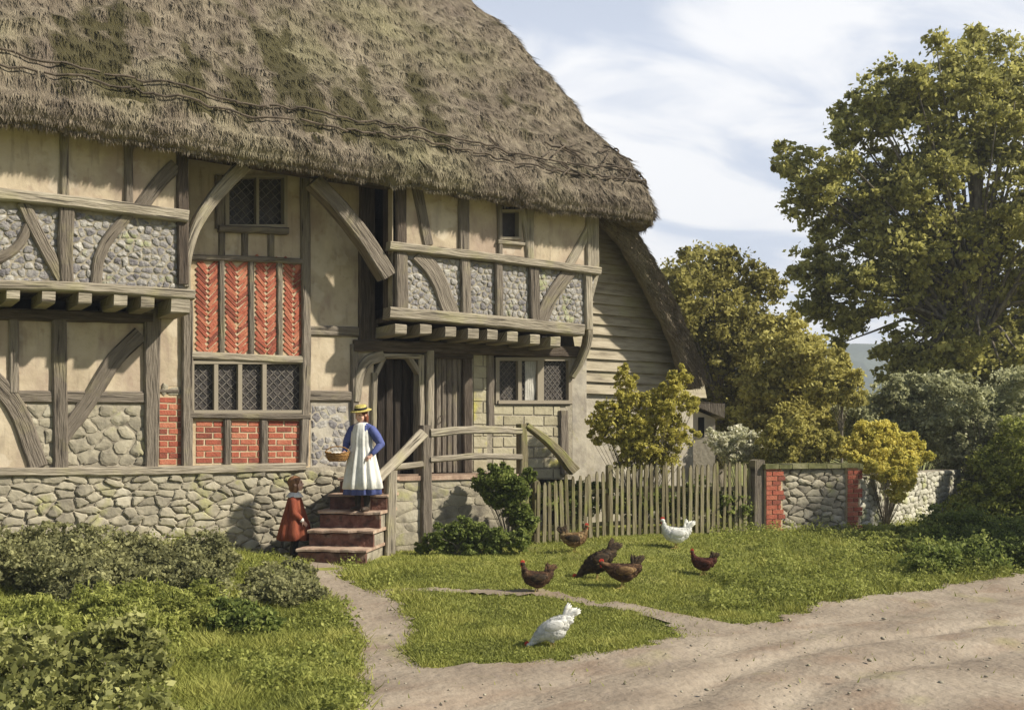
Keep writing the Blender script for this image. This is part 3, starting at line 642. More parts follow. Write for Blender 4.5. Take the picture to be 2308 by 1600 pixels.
window(((1126, 813), (1282, 902)), [(1126, 1168), (1176, 1212), (1226, 1282)], 8, 0.05, lattice=0.07, curtain_at=(1178, 1208), label='three-light leaded window with a pale curtain right of the doors')
beam('post', [(1272, 925), (1275, 1068)], 20, YW - 0.05, 0.14, house, wood)
panel('infill', [(1290, 790), (1322, 790), (1322, 1090), (1290, 1090)], YW, 0.14, house, plaster_g)
# --- stone plinth
def yplane_quad(pts): return pts
panel('mortar_bed', [(U0, 1070), (850, 1050), (850, 1330), (U0, 1420)], YW - 0.05, 0.3, house, mortar)
stones('plinth', [(U0, 1072), (842, 1058), (842, 1300), (U0, 1400)], YW - 0.05, 0.20, 0.105, stone, house, b=0.034, gap=0.007, rough=0.15, jit=0.55, flat=0.93)
# --- lean-to with weatherboards and its own thatch
YL = 0.72
board_m = mat('weatherboard', [(0.20, 0.17, 0.125), (0.36, 0.315, 0.235), (0.45, 0.40, 0.31)], 1.6, (1.0, 7, 7), coord='UV', bump=0.4, bscale=5, spots=[((0.36, 0.35, 0.16), 2, 0.55, 0.75, 0.5)])
lx0 = PY(1318, 700, YL).x; lx1 = PY(1566, 900, YL).x
def vz(u, v): return PY(u, v, YL)
panel('render_wall', [(1285, 862), (1562, 868), (1562, 1095), (1285, 1095)], YL, 0.16, house, plaster_g)
edge = [(1352, 470), (1400, 600), (1450, 700), (1500, 800), (1552, 880)]
def edge_u(v):
    for (a, b), (c, d) in zip(edge, edge[1:]):
        if b <= v <= d: return a + (c - a) * (v - b) / (d - b)
    return edge[0][0] if v < edge[0][1] else edge[-1][0]
v = 480.0; k = 0
while v < 872:
    vb = v + 24 + k * 0.45
    ur = edge_u(min(vb, 870)) + 42; ul = 1290 if vb > 760 else 1322
    a = PY(ul, v, YL - 0.01); b_ = PY(ur, v + 2, YL - 0.01); c = PY(ur, vb + 3, YL - 0.05); d_ = PY(ul, vb + random.uniform(-1.5, 1.5), YL - 0.05)
    z_top = a.z; Hh = a.z - d_.z; vs = [(a.x, YL - 0.012, a.z), (b_.x, YL - 0.012, a.z - 0.005), (b_.x, YL - 0.07, d_.z + random.uniform(-0.012, 0.012)), (a.x, YL - 0.07, d_.z)]
    vs = vs + [(x, y + 0.02, z) for x, y, z in vs]
    o = mk('weatherboard', vs, [(0, 1, 2, 3), (4, 7, 6, 5), (0, 4, 5, 1), (1, 5, 6, 2), (2, 6, 7, 3), (3, 7, 4, 0)], board_m, house, uv=[(x + k * 3.3, z) for x, y, z in vs]); fixn(o)
    v = vb - 4; k += 1
fixn(mk('inner_wall', [(lx0, YL + 0.05, 0), (lx1 - 0.03, YL + 0.05, 0), (lx1 - 0.03, YL + 0.05, 2.3), (lx0, YL + 0.05, 5.0), (lx0, 6.5, 0), (lx1 - 0.03, 6.5, 0), (lx1 - 0.03, 6.5, 2.3), (lx0, 6.5, 5.0)],
        [(0, 1, 2, 3), (4, 5, 6, 7), (0, 1, 5, 4), (1, 2, 6, 5), (2, 3, 7, 6), (3, 0, 4, 7)], plaster_g, house))

# ------------------------------------------------------------ thatch
MOSS = [(180, 110, 45, 60), (235, 150, 40, 80), (300, 225, 30, 60), (265, 90, 25, 40), (440, 210, 22, 55), (545, 220, 26, 50), (645, 165, 30, 70), (690, 235, 26, 60), (600, 110, 18, 40), (790, 270, 22, 50), (845, 300, 26, 45), (950, 235, 16, 50), (985, 290, 18, 40), (440, 170, 12, 40), (130, 240, 30, 30), (830, 210, 14, 40)]
def moss(u, v):
    m = 0
    for a, b, ra, rb in MOSS:
        du, dv = u - a, v - b; dx = du - dv * 0.35
        m = max(m, 1.4 - math.hypot(dx / ra, dv / rb) * 0.68)
    return m
EZ = 5.30; TAN = 1.19; ZR = 10.3; YE = -0.42
CR = 0.6; HT = []                        # the end hip leans in slowly, then faster: convex outline
for u_, v_ in ((1452, 452), (1432, 420), (1400, 380), (1320, 285), (1260, 200), (1200, 130), (1130, 60), (1055, 0), (985, -50)):
    k1 = dirp(u_).y; k2 = (HZ - v_) / F; t_ = (YE + 0.4 * CR + (CAM.z - EZ) / TAN - CAM.y) / (k1 - k2 / TAN); HT.append((CAM.z + k2 * t_, dirp(u_).x * t_ + 0.2 * CR))
HT.sort()
def hipX(z):
    if z <= HT[0][0]: return HT[0][1]
    for (a, b), (c, d) in zip(HT, HT[1:]):
        if z <= c: return b + (d - b) * (z - a) / (c - a)
    return HT[-1][1] - (z - HT[-1][0]) * 0.5
def yfront(z): k = z - EZ; return YE + k / TAN - 0.10 * math.sin(min(1, max(0, k) / 1.4) * math.pi)
def yback(z): return 8.2 - max(0, z - EZ) / TAN
rows = []                               # (z, inset)
prof = [(-0.62, -0.02), (-0.45, -0.16), (-0.20, -0.27), (-0.06, -0.285), (0.015, -0.22), (0.045, -0.12), (0.03, -0.03)]
NS = [330, 36, 60]
def ring_xy(z, off):
    yf = yfront(max(z, EZ)) - off; xr = hipX(max(z, EZ)) + off; r = CR; P = []; yb = yback(max(z, EZ)) + off
    for i in range(NS[0]): P.append((-4.5 + (xr - r + 4.5) * i / NS[0], yf, 0, -1))
    for i in range(NS[1]):
        a = -math.pi / 2 + math.pi / 2 * i / NS[1]; P.append((xr - r + r * math.cos(a), yf + r + r * math.sin(a), math.cos(a), math.sin(a)))
    ye = max(yf + r + 0.01, yb)
    for i in range(NS[2] + 1): P.append((xr, yf + r + (ye - yf - r) * i / NS[2], 1, 0))
    return P
tv = []; per = sum(NS) + 1
def wav(i): return 0.075 * mn.noise(Vector((i * 0.035, 0, 0))) + 0.055 * mn.noise(Vector((i * 0.16, 3, 0))) + 0.04 * mn.noise(Vector((i * 0.4, 7, 0)))
zrows = [EZ + (ZR - EZ) * (j / 95) for j in range(96)]
for off, dz in prof:
    for i, (x, y, nx_, ny_) in enumerate(ring_xy(EZ, off)):
        e = 0.03 * mn.noise(Vector((x * 9, y * 9, dz * 6))) + 0.02 * mn.noise(Vector((x * 24, y * 24, dz * 9)))
        tv.append((x + nx_ * e, y + ny_ * e, EZ + dz + wav(i) + (0.03 * mn.noise(Vector((x * 7, y * 7, 5))) + 0.03 * mn.noise(Vector((x * 19, y * 19, 7))) if -0.3 < off else 0)))
for j, z in enumerate(zrows):
    for i, (x, y, nx_, ny_) in enumerate(ring_xy(z, 0)):
        fade = max(0, 1 - j / 12)
        e = 0.07 * mn.noise(Vector((x * 1.3, y * 1.3, z * 0.9))) + 0.05 * mn.noise(Vector((x * 7 + z * 1.5, y * 7, z * 1.6))) + 0.012 * mn.noise(Vector((x * 26, y * 26, z * 4)))
        tv.append((x + nx_ * e, y + ny_ * e, z + e * 0.6 + wav(i) * fade))
nr = len(prof) + len(zrows); tf = [];
for j in range(nr - 1):
    for i in range(per - 1):
        a = j * per + i; tf.append((a, a + 1, a + per + 1, a + per))
tva = np.array(tv); fc = tva[np.array(tf)].mean(1)
r2 = []
for c in fc:
    if c[1] < 4 and c[2] > EZ + 0.2:
        u, v = proj(c); g = moss(u, v) + 0.95 * mn.noise(Vector((c[0] * 4.5, c[1] * 4.5, c[2] * 1.8))); r2.append(min(0.9, max(0, g * 1.9 - 0.35)))
    else: r2.append(0)
roof = mk('roof', tv, tf, thatch, house, rnd=[0.5 + 0.35 * mn.noise(Vector((c[0] * 13, c[1] * 13, c[2] * 2))) + 0.6 * mn.noise(Vector((c[0] * 2.2 - c[2] * 0.5, c[1] * 2, c[2] * 0.5))) for c in fc], rnd2=r2, smooth=True)
roof['label'] = 'great grey brown thatched roof with mossy patches'
# straw strands lying down the slope and hanging off the eaves
def strands(name, n, sampler, parent, wd=(0.005, 0.012), origin=None):
    V = np.zeros((n * 3, 3), np.float32); rr = np.zeros(n); rr2 = np.zeros(n)
    for i in range(n):
        p, d, side, ln, ms = sampler(); w = random.uniform(*wd); s = side * w
        V[i * 3] = p + s; V[i * 3 + 1] = p - s; V[i * 3 + 2] = p + d * ln; rr[i] = min(1, max(0, random.gauss(0.5, 0.26) + 0.7 * mn.noise(Vector((p.x * 2.2 - p.z * 0.5, p.y * 2, p.z * 0.5))))); rr2[i] = ms
    return mk(name, V, np.arange(n * 3).reshape(-1, 3), thatch, parent, rnd=rr, rnd2=rr2)
fa = np.array(tf)
def samp_slope():
    while True:
        j = int(len(prof) + 95 * random.random() ** 1.25); i = random.randint(70, per - 60)
        if j >= nr - 1: continue
        k = j * (per - 1) + i
        p = Vector(tv[j * per + i]); q_ = Vector(tv[(j + 1) * per + i]); rgt = Vector(tv[j * per + i + 1])
        p = p.lerp(q_, random.random()).lerp(rgt, random.random() * 0.9); dn = (Vector(tv[j * per + i]) - Vector(tv[(j + 1) * per + i])).normalized(); sd = (rgt - Vector(tv[j * per + i])).normalized(); nr_ = sd.cross(-dn); nr_ = nr_ if nr_.z > 0 else -nr_
        d = (dn + nr_ * random.uniform(0.02, 0.11) + sd * random.uniform(-0.02, 0.30)).normalized()
        return p - nr_ * 0.01, d, sd, random.uniform(0.12, 0.30), min(1, r2[k] * random.uniform(0.85, 1.2))
strands('straw', 85000, samp_slope, roof, wd=(0.004, 0.010))
def samp_eave():
    i = random.randint(60, sum(NS) - 50); jj_ = random.choice((2, 3, 3, 4, 4, 5, 6)); p = Vector(tv[jj_ * per + i]).lerp(Vector(tv[jj_ * per + i + 1]), random.random())
    sd = (Vector(tv[jj_ * per + i + 1]) - Vector(tv[jj_ * per + i])).normalized(); o = Vector((sd.y, -sd.x, 0))
    d = (Vector((0, 0, -1)) + o * random.uniform(-0.1, 0.55) + sd * random.uniform(-0.35, 0.35)).normalized(); return p + Vector((0, 0, 0.05)), d, sd, random.uniform(0.04, 0.13), 0
strands('eaves_straw', 20000, samp_eave, roof)
# sways and liggers pinning the thatch
def surf(s, j, lift=0.035):
    i = min(per - 2, max(0, s)); a = int(i); f_ = i - a; j0 = int(j); g = j - j0
    p = Vector(tv[j0 * per + a]).lerp(Vector(tv[j0 * per + a + 1]), f_).lerp(Vector(tv[(j0 + 1) * per + a]).lerp(Vector(tv[(j0 + 1) * per + a + 1]), f_), g)
    return p + Vector((0, -lift, lift * 0.8)) if a < NS[0] else p + Vector((lift, -lift * 0.5, lift * 0.8))
NL = 0
for jb, s0 in ((len(prof) + 6.0, 85), (len(prof) + 9.5, 88)):
    V = []; Fc = []; s = s0
    while s < 372:
        L_ = random.uniform(6, 15)
        if random.random() < 0.97:
            pts = [surf(s + L_ * k / 4, jb + random.uniform(-0.25, 0.25) + math.sin(s * 0.06) * 0.5 + k * random.uniform(-0.06, 0.06)) for k in range(5)]
            V = []; Fc = []; tube(V, Fc, pts, [0.015] * 5, 5); mk('ligger', V, Fc, rod, roof)
        s += L_ * random.uniform(0.8, 1.15)
for q_ in range(26):
    s = random.uniform(282, 372); j = len(prof) + random.uniform(3, 17); ds = random.choice((-1, 1)) * random.uniform(5, 9); dj = random.uniform(2, 5)
    pts = [surf(s + ds * k / 4, min(j + dj * k / 4, len(prof) + 20)) for k in range(5)]; V = []; Fc = []; tube(V, Fc, pts, [0.014] * 5, 5); mk('cross_spar', V, Fc, rod, roof)
# lean-to thatch: thick verge curving down to the right
lv = []; lf = []
top_px = [(1345, 440), (1412, 505), (1470, 600), (1522, 700), (1562, 800), (1580, 868)]
T = [PY(u, v, 0.22) for u, v in top_px]; Tc = resample([(p.x, p.z) for p in T], 0.06)
n = len(Tc); YB = [(0.34, -0.30), (0.20, -0.33), (0.12, -0.24), (0.16, -0.13), (0.10, -0.08), (0.13, -0.02), (0.25, 0.03), (0.6, 0.05), (1.2, 0.05), (2.4, 0.05), (4.2, 0.05), (6.4, 0.05)]
for i, c in enumerate(Tc):
    t = (Tc[min(n - 1, i + 1)] - Tc[max(0, i - 1)]).normalized(); nm = Vector((-t.y, t.x)); nm = nm if nm.y > 0 else -nm
    for k, (y, o_) in enumerate(YB):
        e = 0.03 * mn.noise(Vector((i * 0.25, k * 0.9, 0))) + 0.03 * mn.noise(Vector((i * 0.07, k * 2.1, 4))); o2 = o_ * (1.05 if i < n - 6 else 0.8)
        lv.append((c.x + nm.x * (o2 + e), y + 0.05 * mn.noise(Vector((i * 0.16, k * 1.3, 2))), c.y + nm.y * (o2 + e)))
m_ = len(YB)
for i in range(n - 1):
    for k in range(m_ - 1): a = i * m_ + k; lf.append((a, a + 1, a + m_ + 1, a + m_))
lf.append(tuple((n - 1) * m_ + k for k in range(m_)))
c2 = [np.mean([lv[a] for a in f], axis=0) for f in lf]
lroof = fixn(mk('lean_to_roof', lv, lf, thatch, house, rnd=[0.5 + 0.5 * mn.noise(Vector((c[0] * 3, c[1] * 9, c[2] * 3))) for c in c2], rnd2=[max(0, mn.noise(Vector((c[0] * 2, c[1] * 5, c[2] * 2))) * 0.7 - 0.1) for c in c2], smooth=True))
lroof['label'] = 'steep thatched verge of the weatherboarded lean-to'
def samp_l():
    i = random.randint(0, n - 3); k = random.choice((1, 2, 3, 4, 5, 6)); p = Vector(lv[i * m_ + k]).lerp(Vector(lv[i * m_ + k + 1]), random.random()); d = (Vector(lv[(i + 2) * m_ + k]) - Vector(lv[i * m_ + k])).normalized()
    d = (d + Vector((random.uniform(-0.1, 0.25), random.uniform(-0.5, 0.05), random.uniform(-0.1, 0.2)))).normalized(); return p, d, Vector((0.5, -0.6, 0.5)).normalized(), random.uniform(0.08, 0.22), 0.6 if random.random() < 0.15 else 0
strands('straw', 6000, samp_l, lroof)

# ------------------------------------------------------------ landing, steps and railings
steps = empty('stone_steps', (5.9, -0.2, 0.2), 'worn brick and stone steps climbing to the cottage door landing', 'steps')
SD = Vector((0.66, 0.75, 0)).normalized(); SS = Vector((SD.y, -SD.x, 0))
sb = GR(742, 1272); zb = sb.z - 0.02; rise = (1.22 - zb) / 5.0
def obox(name, c, hw, d0, d1, z0, z1, m, parent, jit=0.012, rn=None):
    vs = []; fs = []; ns = 8
    for z, ins in ((z0, 0), (z1 - 0.012, 0), (z1, 0.012)):
        for d in (d0 + ins, d1):
            for i in range(ns + 1):
                s = -hw + 2 * hw * i / ns; p = c + SD * (d + jit * mn.noise(Vector((s * 6, d0 * 5, z0 * 7)))) + SS * s; vs.append((p.x, p.y, z + jit * 0.6 * mn.noise(Vector((s * 5, d * 5, z * 3)))))
    k = ns + 1
    for l in range(2):
        for i in range(ns):
            a = l * 2 * k + i; fs.append((a, a + 1, a + 2 * k + 1, a + 2 * k)); b = a + k; fs.append((b, b + 1, b + 2 * k + 1, b + 2 * k))
        fs.append((l * 2 * k, l * 2 * k + k, (l + 1) * 2 * k + k, (l + 1) * 2 * k)); e = l * 2 * k + ns; fs.append((e, e + k, e + 3 * k, e + 2 * k))
    for i in range(ns): a = 4 * k + i; fs.append((a, a + 1, a + 1 + k, a + k))
    return fixn(mk(name, vs, fs, m, parent))
base = Vector((sb.x, sb.y, 0)) + SS * 0.02
for i in range(5):
    hw = 0.42 - 0.015 * i; c = base + SD * (0.27 * i) + SS * (0.03 * i)
    obox('core', c, hw - 0.02, 0.06, 1.9 - 0.27 * i, zb - 0.25 if i == 0 else zb + rise * i - 0.04, zb + rise * (i + 1) - 0.038, mortar, steps, 0.02)
    obox('riser', c, hw - 0.006, 0.025, 0.09, zb - 0.25 if i == 0 else zb + rise * i - 0.04, zb + rise * (i + 1) - 0.040, brick_d, steps, 0.03)
    obox('tread', c, hw + 0.012, -0.012, 1.9 - 0.27 * i, zb + rise * (i + 1) - 0.036, zb + rise * (i + 1), tread, steps, 0.035)
landing = empty('stone_landing', (7.6, 0.2, 0.2), 'raised stone landing in front of the two doors', 'landing')
YP = -0.22
lx = PY(884, 1080, YP).x; rx = PY(1062, 1080, YP).x; rx2 = PY(1190, 1080, YP).x
gl = []
def slab(poly_xz, ya, yb, m, nm, par):
    P = [Vector((x, ya, z)) for x, z in poly_xz]; n_ = len(P); vs = P + [Vector((p.x, yb, p.z)) for p in P]
    return fixn(mk(nm, vs, [tuple(range(n_)), tuple(range(2 * n_ - 1, n_ - 1, -1))] + [(i, (i + 1) % n_, n_ + (i + 1) % n_, n_ + i) for i in range(n_)], m, par))
xb1 = PY(1145, 1180, YP).x
slab([(lx, 0.0), (xb1 + 0.25, 0.0), (xb1, 0.62), (rx + 0.45, 1.0), (rx, 1.16), (lx, 1.16)], YP, YW - 0.06, mortar, 'core', landing)
slab([(lx - 0.03, 1.165), (rx2 + 0.0, 1.165), (rx2, 1.225), (lx - 0.03, 1.225)], YP - 0.04, YW - 0.05, tread, 'paving', landing)
stones('facing', [(884, 1075), (1055, 1075), (1150, 1190), (884, 1235)], YP, 0.36, 0.17, stone, landing, b=0.015, gap=0.008, rough=0.05, jit=0.25)
# railings
rail = empty('landing_railing', (7.4, -0.3, 1.2), 'grey wooden post and rail railing along the door landing', 'railing')
YR = YP - 0.07
beam('post', [(963, 958), (964, 1180), (966, 1240)], (22, 24), YR, 0.11, rail, wood, wob=1.6)
beam('post', [(1181, 955), (1184, 1150)], (16, 22), YR, 0.11, rail, wood_m, wob=2.0)
beam('rail', [(972, 976), (1080, 968), (1178, 972)], (20, 15), YR - 0.02, 0.05, rail, wood_l, wob=1.8)
beam('rail', [(972, 1036), (1080, 1028), (1178, 1030)], (15, 14), YR - 0.02, 0.05, rail, wood_l, wob=1.8)
hrail = empty('stair_handrail', (6.1, -0.5, 0.3), 'sloping grey handrail beside the steps with one short post', 'handrail')
beam('post', [(886, 1060), (881, 1262)], 22, YR - 0.34, 0.10, hrail, wood_l, wob=1.6)
beam('handrail', [(842, 1090), (905, 1030), (958, 974)], 23, YR - 0.46, 0.05, hrail, wood_l, wob=1.5, Yend=YR - 0.05)
beam('rail', [(886, 1054), (955, 1046)], 14, YR - 0.02, 0.05, hrail, wood_l)
prail = empty('mossy_prop', (8.9, -0.3, 0.9), 'mossy leaning pole running down from the railing post to the garden', 'pole')
beam('pole', [(1190, 958), (1245, 1000), (1300, 1062)], (12, 24), YR - 0.02, 0.09, prail, wood_m, wob=2)

# ------------------------------------------------------------ foliage
def leaf_arrays(P, size, rn, flat=0.0, asp=0.55, up=0.0):
    n_ = len(P); d = RNG.normal(size=(n_, 3)); d[:, 2] *= (1 - flat * 0.6); d[:, 2] += up; d /= np.linalg.norm(d, axis=1)[:, None] + 1e-9
    e = RNG.normal(size=(n_, 3)); e -= (e * d).sum(1)[:, None] * d; e /= np.linalg.norm(e, axis=1)[:, None] + 1e-9
    s = size * RNG.uniform(0.5, 1.6, n_)[:, None]; a = P + d * s; b = P + e * s * asp; c = P - d * s * 0.9; f_ = P - e * s * asp
    V = np.stack([a, b, c, f_], 1).reshape(-1, 3); return V, np.arange(n_ * 4).reshape(-1, 4)
def crown(name, blobs, n_, size, m, parent, clump=0.26, sub=40, low=0.0, squash=0.85, asp=0.6, up=0.0):
    """blobs: (centre, radius). Each blob breaks into clumps, each clump into leaves, with gaps between"""
    P = []; Rr = []; tot = sum(b[1] ** 2 for b in blobs)
    for c, r in blobs:
        k = max(20, int(n_ * r * r / tot)); kl = int(k * 0.13); per_ = max(5, (k - kl) // sub); bb = RNG.uniform(-0.10, 0.10)
        for s_ in range(sub):
            d = RNG.normal(size=3); d /= np.linalg.norm(d); rad = r * RNG.uniform(0.05, 1.0) ** 0.5 * 1.05; cc = np.array(c) + d * rad * np.array([1, 1, squash]); cr_ = r * clump * RNG.uniform(0.35, 1.5); pn_ = max(3, int(per_ * RNG.uniform(0.5, 1.5)))
            q_ = RNG.normal(size=(pn_, 3)) * 0.48 * cr_; q_[:, 2] *= RNG.uniform(0.35, 0.8); q_[:, 2] += 0.25 * (d[0] * q_[:, 0] + d[1] * q_[:, 1]) * (-0.6)
            P.append(cc + q_); base_ = RNG.uniform(0.12, 0.88) + bb; Rr.append(np.clip(base_ + RNG.normal(0, 0.20, pn_) + 0.12 * q_[:, 2] / cr_, 0, 1))
        q_ = RNG.normal(size=(kl, 3)); q_ /= np.linalg.norm(q_, axis=1)[:, None]; q_ *= (RNG.uniform(0.1, 1.2, kl) ** 0.6)[:, None] * r; P.append(np.array(c) + q_ * np.array([1, 1, squash])); Rr.append(np.clip(0.5 + bb + RNG.normal(0, 0.25, kl), 0, 1))
    P = np.concatenate(P); Rr = np.concatenate(Rr)
    if low: P[:, 2] = np.maximum(P[:, 2], low)
    V, Fq = leaf_arrays(P, size, Rr, asp=asp, up=up)
    return mk(name, V, Fq, m, parent, rnd=Rr)
def branchy(name, base_, forks, r0, m, parent, fine=0):
    V = []; Fc = []
    for pts, ra, rb in forks:
        C = [Vector(p) for p in pts]; Q = []
        for a, b in zip(C, C[1:]):
            for k in range(4): Q.append(a.lerp(b, k / 4) + Vector((mn.noise(a * 3 + Vector((k, 0, 0))), mn.noise(a * 3 + Vector((0, k, 0))), 0)) * ra * 0.5)
        Q.append(C[-1]); nn = len(Q); tube(V, Fc, Q, [ra + (rb - ra) * i / (nn - 1) for i in range(nn)], 8)
    return mk(name, V, Fc, m, parent, smooth=True)
def B(u, v, t, rpx, dt=0.0): return (Wd(u, v, t + dt), rpx * t / F)
def tree(name, label, t, foot, blobs, n_, size, m, trunk_r=0.2, top=None, cat='tree', group=None, **kw):
    f0 = Wd(foot[0], foot[1], t); g = Vector((f0.x, f0.y, H(f0.x, f0.y) - 0.05)); root = empty(name, g, label, cat, group)
    bl = [B(u, v, t, r * 1.14, random.uniform(-1, 1) * r * t / F * 0.9) for u, v, r in blobs]
    bl += [(c + Vector((RNG.normal(), RNG.normal(), RNG.normal() * 0.8 + 0.25)).normalized() * r * RNG.uniform(0.9, 1.15), r * RNG.uniform(0.2, 0.42)) for c, r in list(bl) for _ in range(3)]
    tp = Wd(*(top or foot), t); mid = Wd(foot[0], (foot[1] + (top or foot)[1]) / 2, t); mid.z = max(mid.z, g.z + 0.6)
    forks = [([g, mid, tp], trunk_r, trunk_r * 0.35)]
    for c, r in bl: forks.append(([g.lerp(mid, random.uniform(0.7, 1.0)), mid.lerp(c, 0.5) + Vector((0, 0, 0.1)), c], trunk_r * 0.22, trunk_r * 0.03))
    branchy('trunk', g, forks, trunk_r, bark, root); crown('crown', bl, n_, size, m, root, **kw); return root
def bush(name, label, t, blobs, n_, size, m, group=None, cat='bush', ground_v=None, dtf=0.5, stem=True, **kw):
    us = [b[0] for b in blobs]; uc = sum(us) / len(us); f0 = Wd(uc, 1000, t); g = Vector((f0.x, f0.y, H(f0.x, f0.y) - 0.04)); root = empty(name, g, label, cat, group)
    bl = [B(b[0], b[1], t if len(b) < 4 else b[3], b[2], random.uniform(-1, 1) * b[2] * t / F * dtf) for b in blobs]
    bl = [(Vector((c.x, c.y, max(c.z, H(c.x, c.y) + r * 0.35))), r) for c, r in bl]
    if len(bl) > 4: bl += [(c + Vector((RNG.normal(), RNG.normal(), RNG.normal() * 0.6 + 0.7)).normalized() * r * RNG.uniform(0.9, 1.3), r * RNG.uniform(0.15, 0.38)) for c, r in list(bl) for _ in range(4)]
    if stem:
        forks = [([g, g.lerp(c, 0.5) + Vector((0, 0, 0.05)), c], max(0.006, r * 0.03), max(0.002, r * 0.008)) for c, r in bl for _ in range(1)]
        branchy('stem', g, forks, 0.03, bark, root)
    o = crown('foliage', bl, n_, size, m, root, **kw)
    me = o.data; return root
# -- trees behind the garden
tree('broadleaf_tree', 'tall broad green tree rising at the right edge with its crown against the sky', 25, (2195, 1060),
     [(2150, 190, 85), (1995, 215, 70), (2225, 150, 80), (2290, 220, 85), (1925, 290, 55), (2060, 300, 100), (2180, 320, 80), (1785, 365, 38), (1850, 400, 58), (1950, 420, 90), (2080, 430, 85), (2290, 380, 90), (1810, 455, 38),
      (1870, 500, 55), (2010, 530, 85), (2130, 560, 90), (2250, 520, 95), (1850, 600, 60), (1930, 640, 80), (1830, 690, 42), (2050, 640, 80), (1900, 730, 45), (2150, 690, 95), (2280, 680, 100), (2120, 810, 75), (2230, 820, 95), (2320, 840, 90), (2380, 500, 130), (2380, 760, 130), (2040, 780, 50), (2200, 930, 80), (2320, 960, 90), (2085, 855, 60), (2020, 850, 42), (2140, 900, 60)],
     175000, 0.058, lf_tree, 0.3, top=(2200, 300))
tree('round_tree', 'dense olive brown tree just right of the thatched verge', 24, (1620, 1040),
     [(1525, 640, 62), (1590, 610, 60), (1665, 615, 55), (1725, 650, 40), (1510, 720, 60), (1580, 720, 75), (1665, 720, 75), (1560, 810, 70), (1640, 810, 80), (1720, 760, 60), (1600, 900, 75), (1680, 900, 80), (1720, 840, 60), (1610, 990, 70)],
     70000, 0.048, lf_olive, 0.16, top=(1620, 660))
tree('shrubby_tree', 'loose yellow green tree in the middle of the garden behind the white blossom', 22, (1780, 1060),
     [(1770, 770, 55), (1825, 800, 50), (1740, 850, 60), (1800, 880, 60), (1850, 850, 40), (1710, 930, 55), (1770, 960, 60), (1830, 950, 55), (1740, 1010, 55)], 52000, 0.042, lf_yel, 0.07, top=(1790, 800))
tree('young_tree', 'slender bright yellow green young tree with pale forked stems', 20.5, (1897, 1040), [(1880, 850, 38), (1905, 880, 36), (1850, 885, 28), (1890, 820, 24)], 7000, 0.04, lf_yel, 0.035, top=(1895, 850))
bush('shrub', 'large grey green shrub under the broad tree behind the stone wall', 21.5, [(1990, 900, 45), (2050, 880, 45), (2110, 880, 50), (2010, 960, 55), (2090, 950, 60), (2170, 940, 55), (2150, 1010, 60), (2210, 1000, 60), (2000, 1020, 50), (1930, 940, 45), (1950, 1000, 50)], 62000, 0.038, lf_grey)
bush('hedge', 'dark green hedge at the right edge above the road bank', 19.5, [(2250, 1070, 60), (2300, 1040, 80), (2215, 1130, 45), (2260, 1150, 70), (2330, 1150, 90), (2380, 1080, 110), (2170, 1205, 40), (2220, 1220, 55), (2290, 1230, 70), (2370, 1240, 80)], 60000, 0.034, lf_lush)
bush('flowering_shrub', 'golden yellow flowering shrub spilling over the garden wall', 17.1, [(1905, 1010, 28), (1940, 1000, 32), (1975, 985, 36), (2015, 1000, 38), (2050, 1025, 36), (1990, 1035, 32, 16.7), (2035, 1055, 30, 16.5), (2055, 1000, 24), (1960, 1050, 20, 16.1), (1995, 1070, 22, 16.2), (2030, 1090, 24, 16.4), (2020, 1118, 17, 16.3), (2045, 1075, 22, 16.6), (1930, 1035, 18, 16.3)], 40000, 0.025, lf_gold, dtf=0.25)
bush('blossom_bush', 'bush of white blossom behind the right end of the picket fence', 17.6, [(1610, 990, 22), (1720, 1000, 24), (1735, 1025, 24), (1630, 1005, 28), (1665, 985, 30), (1700, 1005, 26), (1650, 1025, 30), (1690, 1030, 28)], 15000, 0.024, lf_white)
bush('rose_bush', 'leafy yellow green bush between the white blossom and the gold shrub', 16.9, [(1745, 990, 34), (1790, 985, 36), (1835, 995, 34), (1870, 1010, 30), (1770, 1030, 34), (1830, 1035, 30), (1730, 1040, 26)], 26000, 0.026, lf_yel)
bush('climbing_shrub', 'yellow leaved shrub growing up against the grey end wall', 15.3, [(1345, 945, 24), (1385, 925, 34), (1410, 865, 24), (1430, 905, 28), (1440, 955, 42), (1480, 905, 34), (1520, 880, 34), (1540, 850, 20), (1500, 950, 42), (1550, 915, 24), (1400, 985, 40), (1350, 985, 20), (1455, 1010, 46), (1530, 985, 34), (1500, 1035, 36), (1420, 1035, 36), (1405, 835, 14), (1370, 960, 26)], 27000, 0.024, lf_rose, dtf=0.3)
bush('under_shrub', 'dark green low growth just behind the picket fence', 15.4, [(u_, 1120 + 20 * ((u_ // 60) % 2), 40) for u_ in range(1250, 1700, 42)], 30000, 0.022, lf_ivy, dtf=0.2, stem=False)
bush('ivy_bush', 'dark green ivy bush beneath the landing rails', 13.7, [(1090, 1085, 26), (1130, 1080, 30), (1165, 1100, 32), (1120, 1120, 28), (1160, 1145, 32), (1180, 1180, 30), (1190, 1075, 16)], 26000, 0.022, lf_ivy, dtf=0.3)
bush('low_shrub', 'low green weeds growing in front of the stone landing', 13.0, [(985, 1215, 26), (1030, 1200, 28), (1075, 1200, 28), (1120, 1210, 26), (1165, 1222, 26), (1010, 1235, 22), (1060, 1235, 24), (1110, 1238, 22), (955, 1235, 16)], 24000, 0.019, lf_ivy, dtf=0.4)
